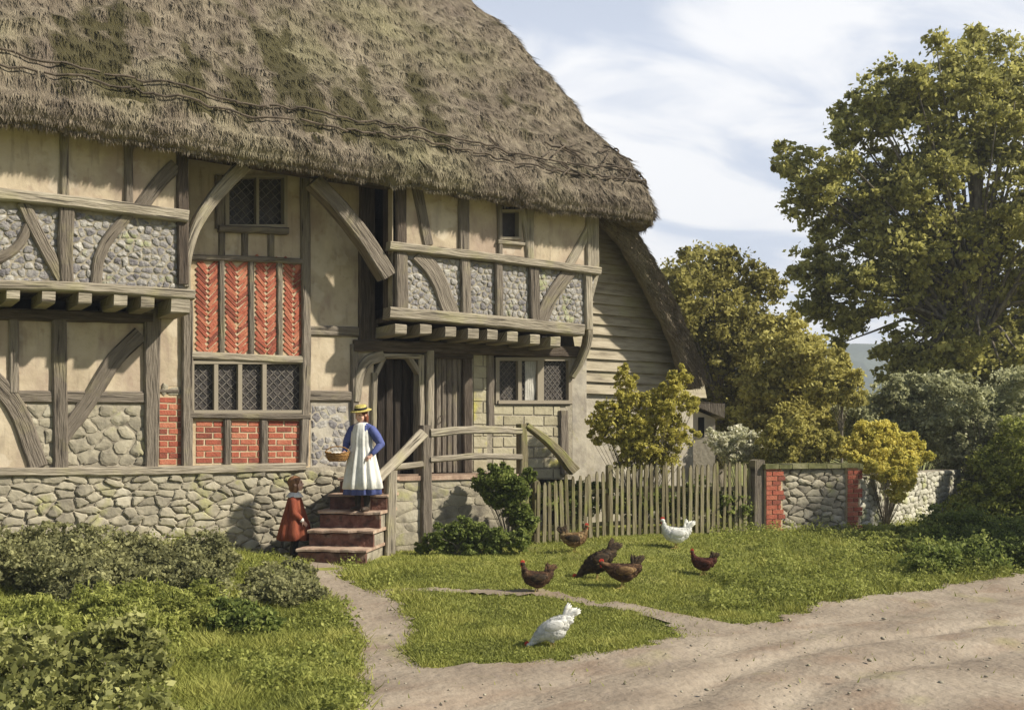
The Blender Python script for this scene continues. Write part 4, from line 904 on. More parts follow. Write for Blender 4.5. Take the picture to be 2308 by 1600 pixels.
# -- rough growth standing on the left bank
def mass(name, label, ub, vb, r, n_, size, m, step=0.85, cat='bush', rise=0.6, edge=None, **kw):
    bl = []; v = vb[0]
    while v <= vb[1]:
        u = ub[0] + random.uniform(0, r * 0.5)
        while u <= ub[1]:
            uu = u + random.uniform(-1, 1) * r * 0.25; vv = v + random.uniform(-1, 1) * r * 0.22; rr_ = r * random.uniform(0.5, 1.35)
            if edge is None or edge(uu, vv):
                g = GR(uu, vv + rr_ * 0.9)
                if g.y > 0.30 and g.x < 12: g.y = 0.30
                t = (g - CAM).dot(FW); rw = rr_ * t / F; bl.append((g + Vector((0, 0, rw * rise)), rw))
            u += r * step
        v += r * 0.75
    c = sum((b[0] for b in bl), Vector()) / len(bl); g = Vector((c.x, c.y, H(c.x, c.y) - 0.03)); root = empty(name, g, label, cat)
    forks = [([Vector((b.x, b.y, H(b.x, b.y) - 0.03)), b + Vector((0.02, 0.01, 0)), b + Vector((0, 0, r_ * 0.6))], 0.006, 0.002) for b, r_ in bl]
    branchy('stems', g, forks, 0.03, bark, root)['kind'] = 'stuff'; crown('foliage', bl, n_, size, m, root, **kw); return root
mass('dark_shrub', 'dark grey green shrub against the plinth at the left edge', (-110, 245), (1215, 1330), 52, 60000, 0.020, lf_dark)
mass('dark_shrub', 'brownish shrub against the plinth in the middle of the left bank', (275, 520), (1228, 1315), 42, 38000, 0.019, lf_dark)
mass('dark_shrub', 'small round shrub left of the path near the child', (565, 705), (1285, 1350), 32, 22000, 0.017, lf_dark)
mass('lush_bush', 'bright yellow green bush low at the left edge of the bank', (-80, 170), (1372, 1420), 46, 30000, 0.023, lf_lush, asp=0.3, up=0.6)
mass('lush_bush', 'bright yellow green bush spreading over the middle of the left bank', (200, 470), (1335, 1425), 44, 42000, 0.022, lf_lush, asp=0.3, up=0.6)
mass('lush_bush', 'mixed dark and light green tuft just left of the path', (490, 600), (1375, 1410), 36, 16000, 0.019, lf_ivy)
mass('broad_leaf_bush', 'dark glossy broad leaved bush in the bottom left corner', (-90, 350), (1455, 1640), 74, 30000, 0.026, lf_near, edge=lambda u, v: u < 345 - max(0, (1500 - v)) * 0.5)
mass('bank_shrub', 'dark low shrub on the shaded bank at the right edge of the road', (2080, 2400), (1170, 1250), 46, 40000, 0.022, lf_ivy)
mass('bank_shrub', 'yellow green weeds on the bank below the stone wall', (1950, 2130), (1195, 1240), 22, 26000, 0.022, lf_lush)
bush('hedgerow', 'long mixed hedgerow closing the garden far behind the walls', 31, [(u, v, 62) for u in range(1580, 2620, 70) for v in (930, 990)], 90000, 0.06, lf_yel, dtf=0.8, cat='hedge')
bush('tall_hedge', 'pale grey green tall hedge right of the golden shrub', 21, [(2105, 960, 50), (2170, 900, 60), (2240, 960, 70), (2300, 900, 80), (2190, 1010, 55), (2230, 1060, 50), (2330, 1010, 80)], 60000, 0.034, lf_grey)
# a roadside tree standing right of the view, whose shade falls on the bank
rp_ = GR(2210, 1225); rt = Vector((rp_.x + 4.3, rp_.y - 4.5, 0)); rtree = empty('roadside_tree', (rt.x, rt.y, H(rt.x, rt.y) - 0.05), 'tree beside the road that shades the bank on the right', 'tree')
rbl = [(rt + Vector(p), r) for p, r in (((0, 0, 4.6), 1.5), ((-1.4, 0.7, 4.3), 1.1), ((1.2, -0.8, 4.9), 1.3), ((0.3, 1.5, 4.1), 1.1), ((-0.7, -1.3, 4.6), 1.1), ((0, 0.2, 5.8), 1.2))]
branchy('trunk', rt, [([rt, rt + Vector((0.1, 0, 2)), rt + Vector((0, 0, 5))], 0.2, 0.06)] + [([rt + Vector((0.1, 0, 2)), (rt + c) / 2 + Vector((0, 0, 1)), c], 0.07, 0.02) for c, r in rbl], 0.2, bark, rtree)
crown('crown', rbl, 16000, 0.11, lf_tree, rtree)

# ------------------------------------------------------------ grass
def grass(name, n_, region, hh, wd, m=grassm, seed=1, lean=0.5):
    rng = np.random.default_rng(seed); P = []; out = 0; tries = 0
    while len(P) < n_ and tries < n_ * 8:
        tries += 1; u = rng.uniform(region[0], region[1]); v = rng.uniform(region[2], region[3])
        t = (CAM.z - 0.1) * F / (v - HZ); d = dirp(u); x = CAM.x + d.x * t; y = CAM.y + d.y * t
        if y > 0.35 and x < lx1: continue
        b = bare(x + rng.normal(0, 0.05), y + rng.normal(0, 0.05))
        if b and rng.random() < (0.9985 if b < 3 else 0.95): continue
        P.append((x, y, H(x, y)))
    P = np.array(P); k = len(P); a = rng.uniform(0, 2 * math.pi, k); h = hh * rng.uniform(0.4, 1.3, k); w = wd * rng.uniform(0.6, 1.4, k)
    cl = np.array([mn.noise(Vector((p[0] * 2.2, p[1] * 2.2, 8))) for p in P]); h *= (1 + cl * 0.8)
    sd_ = np.stack([np.cos(a), np.sin(a), np.zeros(k)], 1); b = rng.uniform(0, 2 * math.pi, k); ln = np.stack([np.cos(b), np.sin(b), np.zeros(k)], 1) * (lean * h * rng.uniform(0.3, 1.3, k))[:, None]
    V = np.stack([P + sd_ * w[:, None], P - sd_ * w[:, None], P + ln + np.stack([0 * h, 0 * h, h], 1)], 1).reshape(-1, 3)
    rr = np.clip(0.5 + cl * 0.7 + rng.normal(0, 0.18, k), 0, 1)
    return tag(mk(name, V, np.arange(k * 3).reshape(-1, 3), m, None, rnd=rr), 'short green grass of the lawn and banks', 'grass', kind='stuff')
grass('grass', 120000, (880, 2360, 1215, 1520), 0.034, 0.006, seed=2, lean=0.9)
tag(grass('long_grass', 95000, (-60, 960, 1290, 1660), 0.065, 0.006, m=grassm, seed=3, lean=1.1), 'long rough grass and weeds in the left foreground', 'grass')
tag(grass('bank_grass', 26000, (1700, 2360, 1150, 1360), 0.08, 0.008, seed=4, lean=0.9), 'rough tufted grass on the bank below the garden wall', 'grass')

def weeds(name, label, n_, region, hh, size, m, seed, thr=0.0):
    rng = np.random.default_rng(seed); P = []; rr = []; tries = 0
    while len(P) < n_ and tries < n_ * 10:
        tries += 1; u = rng.uniform(region[0], region[1]); v = rng.uniform(region[2], region[3]); t = (CAM.z - 0.1) * F / (v - HZ); d = dirp(u); x = CAM.x + d.x * t; y = CAM.y + d.y * t
        if y > 0.35 and x < lx1: continue
        c = mn.noise(Vector((x * 1.7, y * 1.7, seed))) + 0.5 * mn.noise(Vector((x * 5, y * 5, seed + 4)))
        if c < thr or bare(x + rng.normal(0, 0.05), y + rng.normal(0, 0.05)): continue
        P.append((x, y, H(x, y) + hh * (0.15 + c) * rng.uniform(0.1, 1.6))); rr.append(min(1, max(0, 0.45 + 0.5 * mn.noise(Vector((x * 3, y * 3, 1))) + rng.normal(0, 0.2))))
    P = np.array(P); V, Fq = leaf_arrays(P, size, None, asp=0.5, up=0.4); return tag(mk(name, V, Fq, m, None, rnd=rr), label, 'weeds', kind='stuff')
weeds('weeds', 'leafy weeds spread through the rough grass of the left bank', 60000, (-60, 900, 1300, 1660), 0.16, 0.016, lf_lush, 11, -0.15)
weeds('weeds', 'small clover and weeds dotted over the lawn', 34000, (880, 2000, 1225, 1500), 0.05, 0.010, lf_lush, 12, 0.05)
weeds('bank_weeds', 'yellow green weeds tumbling down the bank to the road', 40000, (1600, 2360, 1170, 1360), 0.22, 0.018, lf_lush, 13, -0.1)

# ------------------------------------------------------------ picket fence
f0 = Wd(1204, 1215, 13.9); f1 = Wd(1706, 1222, 15.4)
fence = empty('picket_fence', (f0 + f1) / 2 * 1.0, 'old mossy wooden picket fence between the landing and the brick pier', 'fence')
fence.location.z = H(fence.location.x, fence.location.y); WL[fence] = fence.location.copy()
fd = (f1 - f0); fd.z = 0; FL = fd.length; fd.normalize(); fnm = Vector((fd.y, -fd.x, 0))
def opick(name, c, w, th, z0, z1, m, parent, lean=0, tip=0.05):
    vs = []; uv = []; sd = random.random() * 9
    for z, k in ((z0, 1), (z0 + (z1 - z0) * 0.5, 0.97), (z1 - tip, 0.92), (z1, 0.35)):
        zz = (z - z0) / (z1 - z0)
        for a, b in ((-1, -1), (1, -1), (1, 1), (-1, 1)):
            p = c + fd * (a * w / 2 * k + lean * zz + 0.004 * mn.noise(Vector((z * 5, sd, a)))) + fnm * (-b * th / 2); vs.append((p.x, p.y, z)); uv.append((z + sd, a * w + sd))
    fs = [(l * 4 + i, l * 4 + (i + 1) % 4, l * 4 + 4 + (i + 1) % 4, l * 4 + 4 + i) for l in range(3) for i in range(4)] + [(0, 1, 2, 3), (12, 13, 14, 15)]
    return fixn(mk(name, vs, fs, m, parent, uv=uv, rnd=[random.random()] * len(fs)))
tops = [(1204, 1085), (1260, 1075), (1330, 1068), (1400, 1052), (1480, 1048), (1560, 1042), (1640, 1042), (1706, 1048)]
def topv(u):
    for (a, b), (c, d) in zip(tops, tops[1:]):
        if a <= u <= c: return b + (d - b) * (u - a) / (c - a)
    return tops[-1][1]
s = 0.04
while s < FL - 0.05:
    p = f0 + fd * s; u, _ = proj((p.x, p.y, 1)); dep = (p - CAM).dot(FW); zt = CAM.z + (HZ - topv(u)) / F * dep + random.uniform(-0.05, 0.04); g = H(p.x, p.y)
    opick('picket', Vector((p.x, p.y, 0)) + fnm * 0.03, random.uniform(0.042, 0.06), 0.022, g - 0.03 + random.uniform(0, 0.05), zt, wood_m, fence, lean=random.uniform(-0.035, 0.035)); s += random.uniform(0.078, 0.112)
def frail(name, s0, s1, z, h, m):
    vs = []; uv = []; n_ = 14
    for i in range(n_ + 1):
        s = s0 + (s1 - s0) * i / n_; p = f0 + fd * s; zz = H(p.x, p.y) * 0.6 + 0.12 + z + 0.012 * mn.noise(Vector((s * 2, z, 0)))
        for a, b in ((-1, -1), (1, -1), (1, 1), (-1, 1)): q_ = Vector((p.x, p.y, zz + b * h / 2)) + fnm * (a * 0.018 - 0.01); vs.append(q_); uv.append((s, a * 0.03 + b * h))
    fs = [(i * 4 + k, i * 4 + (k + 1) % 4, i * 4 + 4 + (k + 1) % 4, i * 4 + 4 + k) for i in range(n_) for k in range(4)] + [(0, 1, 2, 3), (n_ * 4, n_ * 4 + 1, n_ * 4 + 2, n_ * 4 + 3)]
    return fixn(mk(name, vs, fs, m, fence, uv=uv))
frail('rail', 0, FL, 0.20, 0.06, wood_m); frail('rail', 0, FL, 0.66, 0.06, wood_m)
for u in (1206, 1412):
    s = (Wd(u, 1000, 14) - f0).dot(fd); p = f0 + fd * s; g = H(p.x, p.y); dep = (p - CAM).dot(FW)
    opick('post', Vector((p.x, p.y, 0)) - fnm * 0.06, 0.08, 0.08, g - 0.1, CAM.z + (HZ - topv(u) + 4) / F * dep, wood_m, fence, tip=0.02)
gp = f0 + fd * (FL - 0.02); g = H(gp.x, gp.y)
tag(opick('fence_post', Vector((gp.x, gp.y, 0)) + fnm * 0.03, 0.19, 0.14, g - 0.1, CAM.z + (HZ - 1035) / F * (gp - CAM).dot(FW), wood, None, tip=0.015), 'thick grey squared post between the picket fence and the brick pier', 'post')
# ------------------------------------------------------------ garden walls
def wall(name, label, pts, zt, brick_at, th=0.34, coping=True, mst=stone):
    a, b = pts; a = Vector((a.x, a.y, 0)); b = Vector((b.x, b.y, 0)); d = (b - a); Lw = d.length; d.normalize(); nrm = Vector((d.y, -d.x, 0)); g0 = min(H(a.x, a.y), H(b.x, b.y)) - 0.15
    root = empty(name, (a + b) / 2, label, 'wall')
    def place(A): return [a + d * x + nrm * (-y) + Vector((0, 0, z)) for x, y, z in A]
    def bx(nm, xa, xb, ya, yb, za, zb, m):
        vs = [(x, y, z) for x in (xa, xb) for y in (ya, yb) for z in (za, zb)]; return fixn(mk(nm, place(vs), [(0, 1, 3, 2), (4, 6, 7, 5), (0, 4, 5, 1), (2, 3, 7, 6), (0, 2, 6, 4), (1, 5, 7, 3)], m, root))
    bx('core', 0.01, Lw - 0.01, 0.01, th, g0, zt - 0.03, mortar)
    A = Acc()
    for poly in cells(Lw, zt - 0.03 - g0, 0.24, 0.11, 0.42):
        cx_ = sum(p[0] for p in poly) / len(poly)
        if any(p <= cx_ <= q_ for p, q_ in brick_at): continue
        blob_stone(A, poly, lambda x, z, d: (x, d, g0 + z), 0.035, 0.009, 0.12)
    fixn(mk('stonework', place(A.v), A.f, mst, root, rnd=A.r))
    for p, q_ in brick_at:
        A = Acc(); z = g0; r = 0; bx('brick_bed', p - 0.01, q_ + 0.01, -0.045, th + 0.02, g0, zt - 0.04, bmortar)
        while z < zt - 0.04:
            x = p - (0.1 if r % 2 else 0); qe = q_ + (0.06 if (r // 2) % 2 else -0.02)
            while x < qe:
                xa = max(p, x); xb = min(qe, x + 0.21); x += 0.22
                if xb - xa > 0.04:
                    vs = [(X, Y_, Z) for X in (xa, xb - 0.01) for Y_ in (-0.06, 0.0) for Z in (z, z + 0.062)]; A.add(vs, [(0, 1, 3, 2), (4, 6, 7, 5), (0, 4, 5, 1), (0, 2, 6, 4), (1, 5, 7, 3)])
            z += 0.072; r += 1
        fixn(mk('brick_pier', place(A.v), A.f, brick, root, rnd=A.r))
    if coping:
        A = Acc(); x = -0.04
        while x < Lw:
            w = random.uniform(0.25, 0.45); h = random.uniform(0.05, 0.09); vs = [(X, Y_, Z) for X in (x, min(Lw + 0.04, x + w - 0.012)) for Y_ in (-0.09, th + 0.05) for Z in (zt - 0.028, zt + h * 0.6)]; A.add(vs, [(0, 1, 3, 2), (4, 6, 7, 5), (0, 4, 5, 1), (2, 3, 7, 6), (0, 2, 6, 4), (1, 5, 7, 3)]); x += w
        fixn(mk('coping', place(A.v), A.f, mossy, root, rnd=A.r))
    return root
palest = mat('pale_wall_stone', [(0.26, 0.25, 0.20), (0.44, 0.42, 0.35), (0.56, 0.54, 0.46)], 5, attr=0.5, bump=0.7, bscale=16, spots=[((0.36, 0.38, 0.10), 3.0, 0.56, 0.68, 0.5)])
mossy = mat('mossy_coping', [(0.05, 0.055, 0.02), (0.13, 0.13, 0.05), (0.30, 0.28, 0.18)], 5, bump=0.7, attr=0.3)
wa = Wd(1722, 1100, 15.35); wb = Wd(1932, 1100, 16.1); wc = Wd(2165, 1100, 21)
Lw1 = (Vector((wb.x, wb.y, 0)) - Vector((wa.x, wa.y, 0))).length
wall('garden_wall', 'stone garden wall with red brick ends and mossy coping right of the fence', (wa, wb), 1.30, [(0, 0.30), (Lw1 - 0.24, Lw1)])
wall('stone_wall', 'pale dry stone wall running back behind the gold shrub', (wb + Vector((0.02, 0.02, 0)), wc), 1.16, [], mst=palest, coping=False)

# ------------------------------------------------------------ shed behind the lean-to
sp = Wd(1566, 1000, 18.6); shed = empty('garden_shed', (sp.x, sp.y, 0.3), 'small grey lean-to shed at the right end of the cottage', 'shed')
sx1 = Wd(1612, 1000, 18.6); zt_ = CAM.z + 92 / F * 18.6; zr_ = CAM.z + 60 / F * 18.6
ddx = (sx1 - sp); ddx.z = 0; ln_ = ddx.length; ddx.normalize(); nn_ = Vector((ddx.y, -ddx.x, 0))
def sbx(nm, xa, xb, ya, yb, za, zb, m, zb2=None):
    zb2 = zb if zb2 is None else zb2
    vs = [sp * 1.0 + ddx * x - nn_ * y + Vector((0, 0, (za if k == 0 else (zb if x == xa else zb2)) - sp.z)) for x in (xa, xb) for y in (ya, yb) for k in (0, 1)]
    return fixn(mk(nm, vs, [(0, 1, 3, 2), (4, 6, 7, 5), (0, 4, 5, 1), (2, 3, 7, 6), (0, 2, 6, 4), (1, 5, 7, 3)], m, shed, uv=[(v.z, v.x) for v in vs]))
sbx('wall', -0.25, ln_, 0, 1.8, 0.2, zt_ - 0.02, plaster_g, zr_ - 0.02)
sbx('opening', 0.06, 0.17, -0.012, 0.02, CAM.z + 15 / F * 18.6, zr_ - 0.0, black)  # black slab on the wall paints in the darkness of an opening
sbx('roof', -0.3, ln_ + 0.14, -0.18, 1.9, zt_ - 0.02, zt_ + 0.06, wood, zr_ - 0.02)

# ------------------------------------------------------------ figures
def caps(V, Fc, p0, p1, r0, r1, k=12):
    p0 = Vector(p0); p1 = Vector(p1); ax = (p1 - p0); L_ = ax.length; ax = ax / L_ if L_ > 1e-6 else Vector((0, 0, 1)); pts = []; rr = []
    for a in (90, 60, 30): pts.append(p0 - ax * r0 * math.sin(R(a))); rr.append(max(0.0005, r0 * math.cos(R(a))))
    pts.append(p0); rr.append(r0); pts.append(p1); rr.append(r1)
    for a in (30, 60, 90): pts.append(p1 + ax * r1 * math.sin(R(a))); rr.append(max(0.0005, r1 * math.cos(R(a))))
    b = len(V); e = ax.orthogonal().normalized(); f_ = ax.cross(e); n_ = len(pts)
    for p, r in zip(pts, rr):
        for j in range(k): q_ = 2 * math.pi * j / k; V.append(p + e * math.cos(q_) * r + f_ * math.sin(q_) * r)
    for i in range(n_ - 1):
        for j in range(k): j2 = (j + 1) % k; Fc.append((b + i * k + j, b + i * k + j2, b + i * k + k + j2, b + i * k + k + j))
    Fc.append(tuple(b + j for j in range(k))[::-1]); Fc.append(tuple(b + (n_ - 1) * k + j for j in range(k)))
def ell(V, Fc, c, r, rot=None, k=16, l=10):
    b = len(V); c = Vector(c)
    for i in range(l + 1):
        a = -math.pi / 2 + math.pi * i / l
        for j in range(k):
            q_ = 2 * math.pi * j / k; p = Vector((r[0] * math.cos(a) * math.cos(q_), r[1] * math.cos(a) * math.sin(q_), r[2] * math.sin(a)))
            if rot: p = rot @ p
            V.append(c + p)
    for i in range(l):
        for j in range(k): j2 = (j + 1) % k; Fc.append((b + i * k + j, b + i * k + j2, b + i * k + k + j2, b + i * k + k + j))
def fuse(name, V, Fc, m, parent, voxel=0.006, smooth=4):
    me = bpy.data.meshes.new('t'); me.from_pydata([tuple(v) for v in V], [], Fc); bm = bmesh.new(); bm.from_mesh(me); bmesh.ops.remove_doubles(bm, verts=bm.verts, dist=1e-5); bmesh.ops.recalc_face_normals(bm, faces=bm.faces); bm.to_mesh(me); bm.free()
    o = bpy.data.objects.new(name, me); COL.objects.link(o); md = o.modifiers.new('r', 'REMESH'); md.mode = 'VOXEL'; md.voxel_size = voxel; md.use_smooth_shade = True
    if smooth: s_ = o.modifiers.new('s', 'SMOOTH'); s_.iterations = smooth; s_.factor = 0.5
    dg = bpy.context.evaluated_depsgraph_get(); nm = bpy.data.meshes.new_from_object(o.evaluated_get(dg)); o.modifiers.clear(); o.data = nm; nm.name = name; nm.materials.clear(); nm.materials.append(m)
    nm.polygons.foreach_set('use_smooth', np.ones(len(nm.polygons), dtype=bool)); o.parent = parent; WL[o] = Vector((0, 0, 0)); return o
def loft(rings, k=28, cap=True, fold=0.0, folds=9):
    V = []; Fc = []; n_ = len(rings)
    for c, rx_, ry_ in [r[:3] for r in rings]:
        for j in range(k): q_ = 2 * math.pi * j / k; V.append(Vector(c) + Vector((rx_ * math.cos(q_), ry_ * math.sin(q_), 0)))
    if fold:
        for i in range(n_):
            f_ = fold * i / (n_ - 1)
            for j in range(k): q_ = 2 * math.pi * j / k; s_ = 1 + f_ * math.sin(q_ * folds + i * 0.12) + f_ * 0.5 * math.sin(q_ * (folds * 2 - 3) + 1); c = Vector(rings[i][0]); V[i * k + j] = c + (V[i * k + j] - c) * s_
    for i in range(n_ - 1):
        for j in range(k): j2 = (j + 1) % k; Fc.append((i * k + j, i * k + j2, i * k + k + j2, i * k + k + j))
    if cap: Fc.append(tuple(range(k))); Fc.append(tuple((n_ - 1) * k + j for j in range(k))[::-1])
    return V, Fc
def Lk(name, V, Fc, m, parent, smooth=True): o = mk(name, V, Fc, m, parent, smooth=smooth, local=True); return fixn(o)
skin = mat('skin', [(0.56, 0.33, 0.24), (0.70, 0.45, 0.34)], 6, bump=0, rough=0.6, spec=0.35)
eye = mat('eye', [(0.02, 0.015, 0.01), (0.03, 0.02, 0.02)], 5, bump=0, rough=0.3)
lip = mat('lip', [(0.42, 0.13, 0.10), (0.46, 0.15, 0.12)], 5, bump=0)
hair_r = mat('auburn_hair', [(0.07, 0.02, 0.01), (0.16, 0.05, 0.025), (0.25, 0.09, 0.045)], 5, (8, 8, 1.5), bump=0.6)
hair_b = mat('brown_hair', [(0.10, 0.045, 0.02), (0.22, 0.11, 0.055), (0.32, 0.18, 0.09)], 5, (8, 8, 1.5), bump=0.6)
blue = mat('blue_cotton', [(0.045, 0.06, 0.17), (0.08, 0.10, 0.27), (0.12, 0.15, 0.36)], 5, bump=0.4, bscale=14)
white = mat('white_linen', [(0.48, 0.48, 0.45), (0.66, 0.66, 0.62), (0.74, 0.74, 0.70)], 5, bump=0.4, bscale=10)
redd = mat('russet_wool', [(0.11, 0.026, 0.015), (0.20, 0.05, 0.026), (0.30, 0.09, 0.042)], 5, (2, 2, 0.6), bump=0.5, bscale=10)
straw = mat('straw_plait', [(0.34, 0.27, 0.07), (0.50, 0.42, 0.13), (0.60, 0.52, 0.2)], 30, bump=0.4, bscale=60)
band = mat('dark_ribbon', [(0.02, 0.02, 0.018), (0.04, 0.035, 0.03)], 5, bump=0)
stock = mat('dark_stockings', [(0.02, 0.018, 0.016), (0.045, 0.04, 0.036)], 5, bump=0)
leather = mat('boot_leather', [(0.03, 0.022, 0.016), (0.07, 0.05, 0.038)], 9, bump=0.2, rough=0.5)
wick = mat('wicker', [(0.16, 0.08, 0.025), (0.33, 0.18, 0.06), (0.46, 0.28, 0.11)], 30, (1, 1, 3), bump=0.8, bscale=50)

def hand(V, Fc, wr, d, palm_n, s=1.0, curl=0.6, side=1):
    """palm, four bent fingers of unequal length and a thumb leaving the side of the palm"""
    wr = Vector(wr); d = Vector(d).normalized(); pn = Vector(palm_n).normalized(); pn = (pn - d * pn.dot(d)).normalized(); sd = d.cross(pn).normalized() * side
    for o_ in (-0.014, 0.0, 0.014): caps(V, Fc, wr + sd * o_ * 0.6 * s, wr + d * 0.055 * s + sd * o_ * 1.3 * s, 0.011 * s, 0.011 * s, 8)
    for o_, ln in ((-0.024, 0.050), (-0.008, 0.060), (0.008, 0.056), (0.023, 0.044)):
        p = wr + d * 0.055 * s + sd * o_ * s; dd = d
        for q_, fr in enumerate((0.42, 0.32, 0.26)):
            dd = (dd + pn * curl * (0.45 + 0.35 * q_)).normalized(); p2 = p + dd * ln * fr * s; caps(V, Fc, p, p2, (0.0072 - 0.0007 * q_) * s, (0.0066 - 0.0007 * q_) * s, 8); p = p2
    p = wr + d * 0.018 * s - sd * 0.020 * s; dd = (d * 0.7 - sd * 0.75 + pn * 0.3).normalized(); p2 = p + dd * 0.028 * s; caps(V, Fc, p, p2, 0.0095 * s, 0.008 * s, 8); p3 = p2 + (dd + pn * 0.5 + d * 0.4).normalized() * 0.024 * s; caps(V, Fc, p2, p3, 0.008 * s, 0.0065 * s, 8)
def headpts(V, Fc, c, s, rz=0.0, tilt=0.0):
    M_ = Matrix.Rotation(rz, 3, 'Z') @ Matrix.Rotation(tilt, 3, 'X'); c = Vector(c)
    def E(o_, r): ell(V, Fc, c + M_ @ (Vector(o_) * s), [x * s for x in r], M_)
    E((0, 0.010, 0.02), (0.070, 0.085, 0.082)); E((0, -0.022, -0.030), (0.055, 0.055, 0.062)); E((0, -0.040, -0.075), (0.026, 0.026, 0.020)); E((0.034, -0.045, -0.028), (0.024, 0.022, 0.024)); E((-0.034, -0.045, -0.028), (0.024, 0.022, 0.024))
    E((0, -0.086, -0.020), (0.011, 0.016, 0.012)); E((0, -0.076, 0.002), (0.008, 0.010, 0.024)); E((0, -0.067, 0.030), (0.046, 0.014, 0.010)); E((0.070, 0.010, -0.008), (0.009, 0.018, 0.026)); E((-0.070, 0.010, -0.008), (0.009, 0.018, 0.026)); E((0, -0.074, -0.050), (0.020, 0.008, 0.008))
    return M_
def face_bits(body, c, s, M_):
    for sx_ in (-1, 1): V = []; Fc = []; ell(V, Fc, Vector(c) + M_ @ (Vector((0.028 * sx_, -0.071, 0.006)) * s), (0.010 * s, 0.006 * s, 0.006 * s), M_, 10, 6); Lk('eye', V, Fc, eye, body)
    V = []; Fc = []; ell(V, Fc, Vector(c) + M_ @ (Vector((0, -0.080, -0.051)) * s), (0.017 * s, 0.005 * s, 0.0055 * s), M_, 10, 6); Lk('mouth', V, Fc, lip, body)

# --- older girl on the steps; local frame: faces -Y, her left is +X
gp_ = base + SD * (0.27 * 2 + 0.09) + SS * 0.20; gpos = Vector((gp_.x, gp_.y, 0)); gt = (gpos - CAM).dot(FW)
rz1 = R(-56)
girl = empty('person', (gpos.x, gpos.y, 0), 'girl in straw hat, blue dress and white pinafore standing on the steps', 'person', rz=rz1)
# find the tread under her feet
k_ = (Vector((gpos.x, gpos.y, 0)) - base).dot(SD); ti = max(0, min(4, int(k_ / 0.27))); fz = zb + rise * (ti + 1); girl.location.z = fz; WL[girl] = girl.location.copy()
HG = (CAM.z + (HZ - 912) / F * gt) - fz     # total height to hat top
g_ = (HG - 0.02) / 1.42
def G(x, y, z): return Vector((x, y, z)) * g_
V = []; Fc = []
caps(V, Fc, G(0, 0.01, 0.76), G(0, 0, 0.95), 0.115 * g_, 0.10 * g_, 18); caps(V, Fc, G(0, 0, 0.95), G(0, 0, 1.08), 0.10 * g_, 0.105 * g_, 18)
caps(V, Fc, G(-0.10, 0, 1.11), G(0.10, 0, 1.11), 0.048 * g_, 0.048 * g_); caps(V, Fc, G(0, 0.005, 1.12), G(0, -0.01, 1.24), 0.042 * g_, 0.040 * g_)
hc = G(0, -0.03, 1.305); Mh = headpts(V, Fc, hc, 1.02 * g_, rz=R(-6), tilt=R(13))
for sx_ in (-1, 1):
    caps(V, Fc, G(0.065 * sx_, 0, 0.74), G(0.07 * sx_, -0.01, 0.42), 0.075 * g_, 0.05 * g_); caps(V, Fc, G(0.07 * sx_, -0.01, 0.42), G(0.07 * sx_, 0.01, 0.08), 0.05 * g_, 0.033 * g_)
# arms: her right (picture left) bends to the basket; her left hand rests by the rail
aR = [G(-0.155, 0, 1.10), G(-0.235, -0.02, 0.90), G(-0.175, -0.17, 0.80)]; aL = [G(0.155, 0, 1.10), G(0.275, 0.03, 0.91), G(0.20, -0.10, 0.76)]
for A_ in (aR, aL): caps(V, Fc, A_[0], A_[1], 0.042 * g_, 0.036 * g_); caps(V, Fc, A_[1], A_[2], 0.034 * g_, 0.024 * g_)
hand(V, Fc, aR[2], (0.25, -0.9, -0.15), (0.1, 0.0, -1), g_, 0.8, 1); hand(V, Fc, aL[2], (-0.5, -0.6, -0.5), (-0.2, 0.5, -0.8), g_, 0.7, -1)
gb = fuse('body', V, Fc, skin, girl, 0.0055); face_bits(gb, hc, 1.02 * g_, Mh)
V = []; Fc = []
for sx_ in (-1, 1): caps(V, Fc, G(0.07 * sx_, -0.01, 0.44), G(0.07 * sx_, 0.01, 0.07), 0.056 * g_, 0.040 * g_)
Lk('stockings', V, Fc, stock, girl)
for sx_, yy in ((-1, -0.01), (1, 0.0)):
    V = []; Fc = []; caps(V, Fc, G(0.07 * sx_, 0.02 + yy, 0.16), G(0.07 * sx_, 0.02 + yy, 0.05), 0.044 * g_, 0.042 * g_); caps(V, Fc, G(0.07 * sx_, 0.02 + yy, 0.037), G(0.078 * sx_, -0.11 + yy, 0.032), 0.038 * g_, 0.032 * g_); Lk('boot', V, Fc, leather, girl)
# dress: bodice, skirt and puffed sleeves
V, Fc = loft([(G(0, 0, 1.205), 0.05 * g_, 0.05 * g_), (G(0, 0, 1.185), 0.10 * g_, 0.070 * g_), (G(0, 0, 1.155), 0.165 * g_, 0.085 * g_), (G(0, 0, 1.10), 0.172 * g_, 0.100 * g_), (G(0, 0, 1.0), 0.142 * g_, 0.112 * g_), (G(0, 0, 0.88), 0.135 * g_, 0.108 * g_), (G(0, 0, 0.80), 0.16 * g_, 0.13 * g_), (G(0, 0, 0.6), 0.20 * g_, 0.17 * g_), (G(0, 0, 0.4), 0.235 * g_, 0.20 * g_), (G(0, 0, 0.235), 0.255 * g_, 0.22 * g_), (G(0, 0, 0.225), 0.24 * g_, 0.21 * g_)], 96, fold=0.10, folds=11)
dress = Lk('dress', V, Fc, blue, girl)
for A_ in (aR, aL):
    V = []; Fc = []; caps(V, Fc, A_[0], A_[0].lerp(A_[1], 0.5), 0.062 * g_, 0.068 * g_, 14); caps(V, Fc, A_[0].lerp(A_[1], 0.5), A_[1], 0.068 * g_, 0.053 * g_, 14); caps(V, Fc, A_[1], A_[1].lerp(A_[2], 0.85), 0.052 * g_, 0.035 * g_, 14); Lk('sleeve', V, Fc, blue, dress)
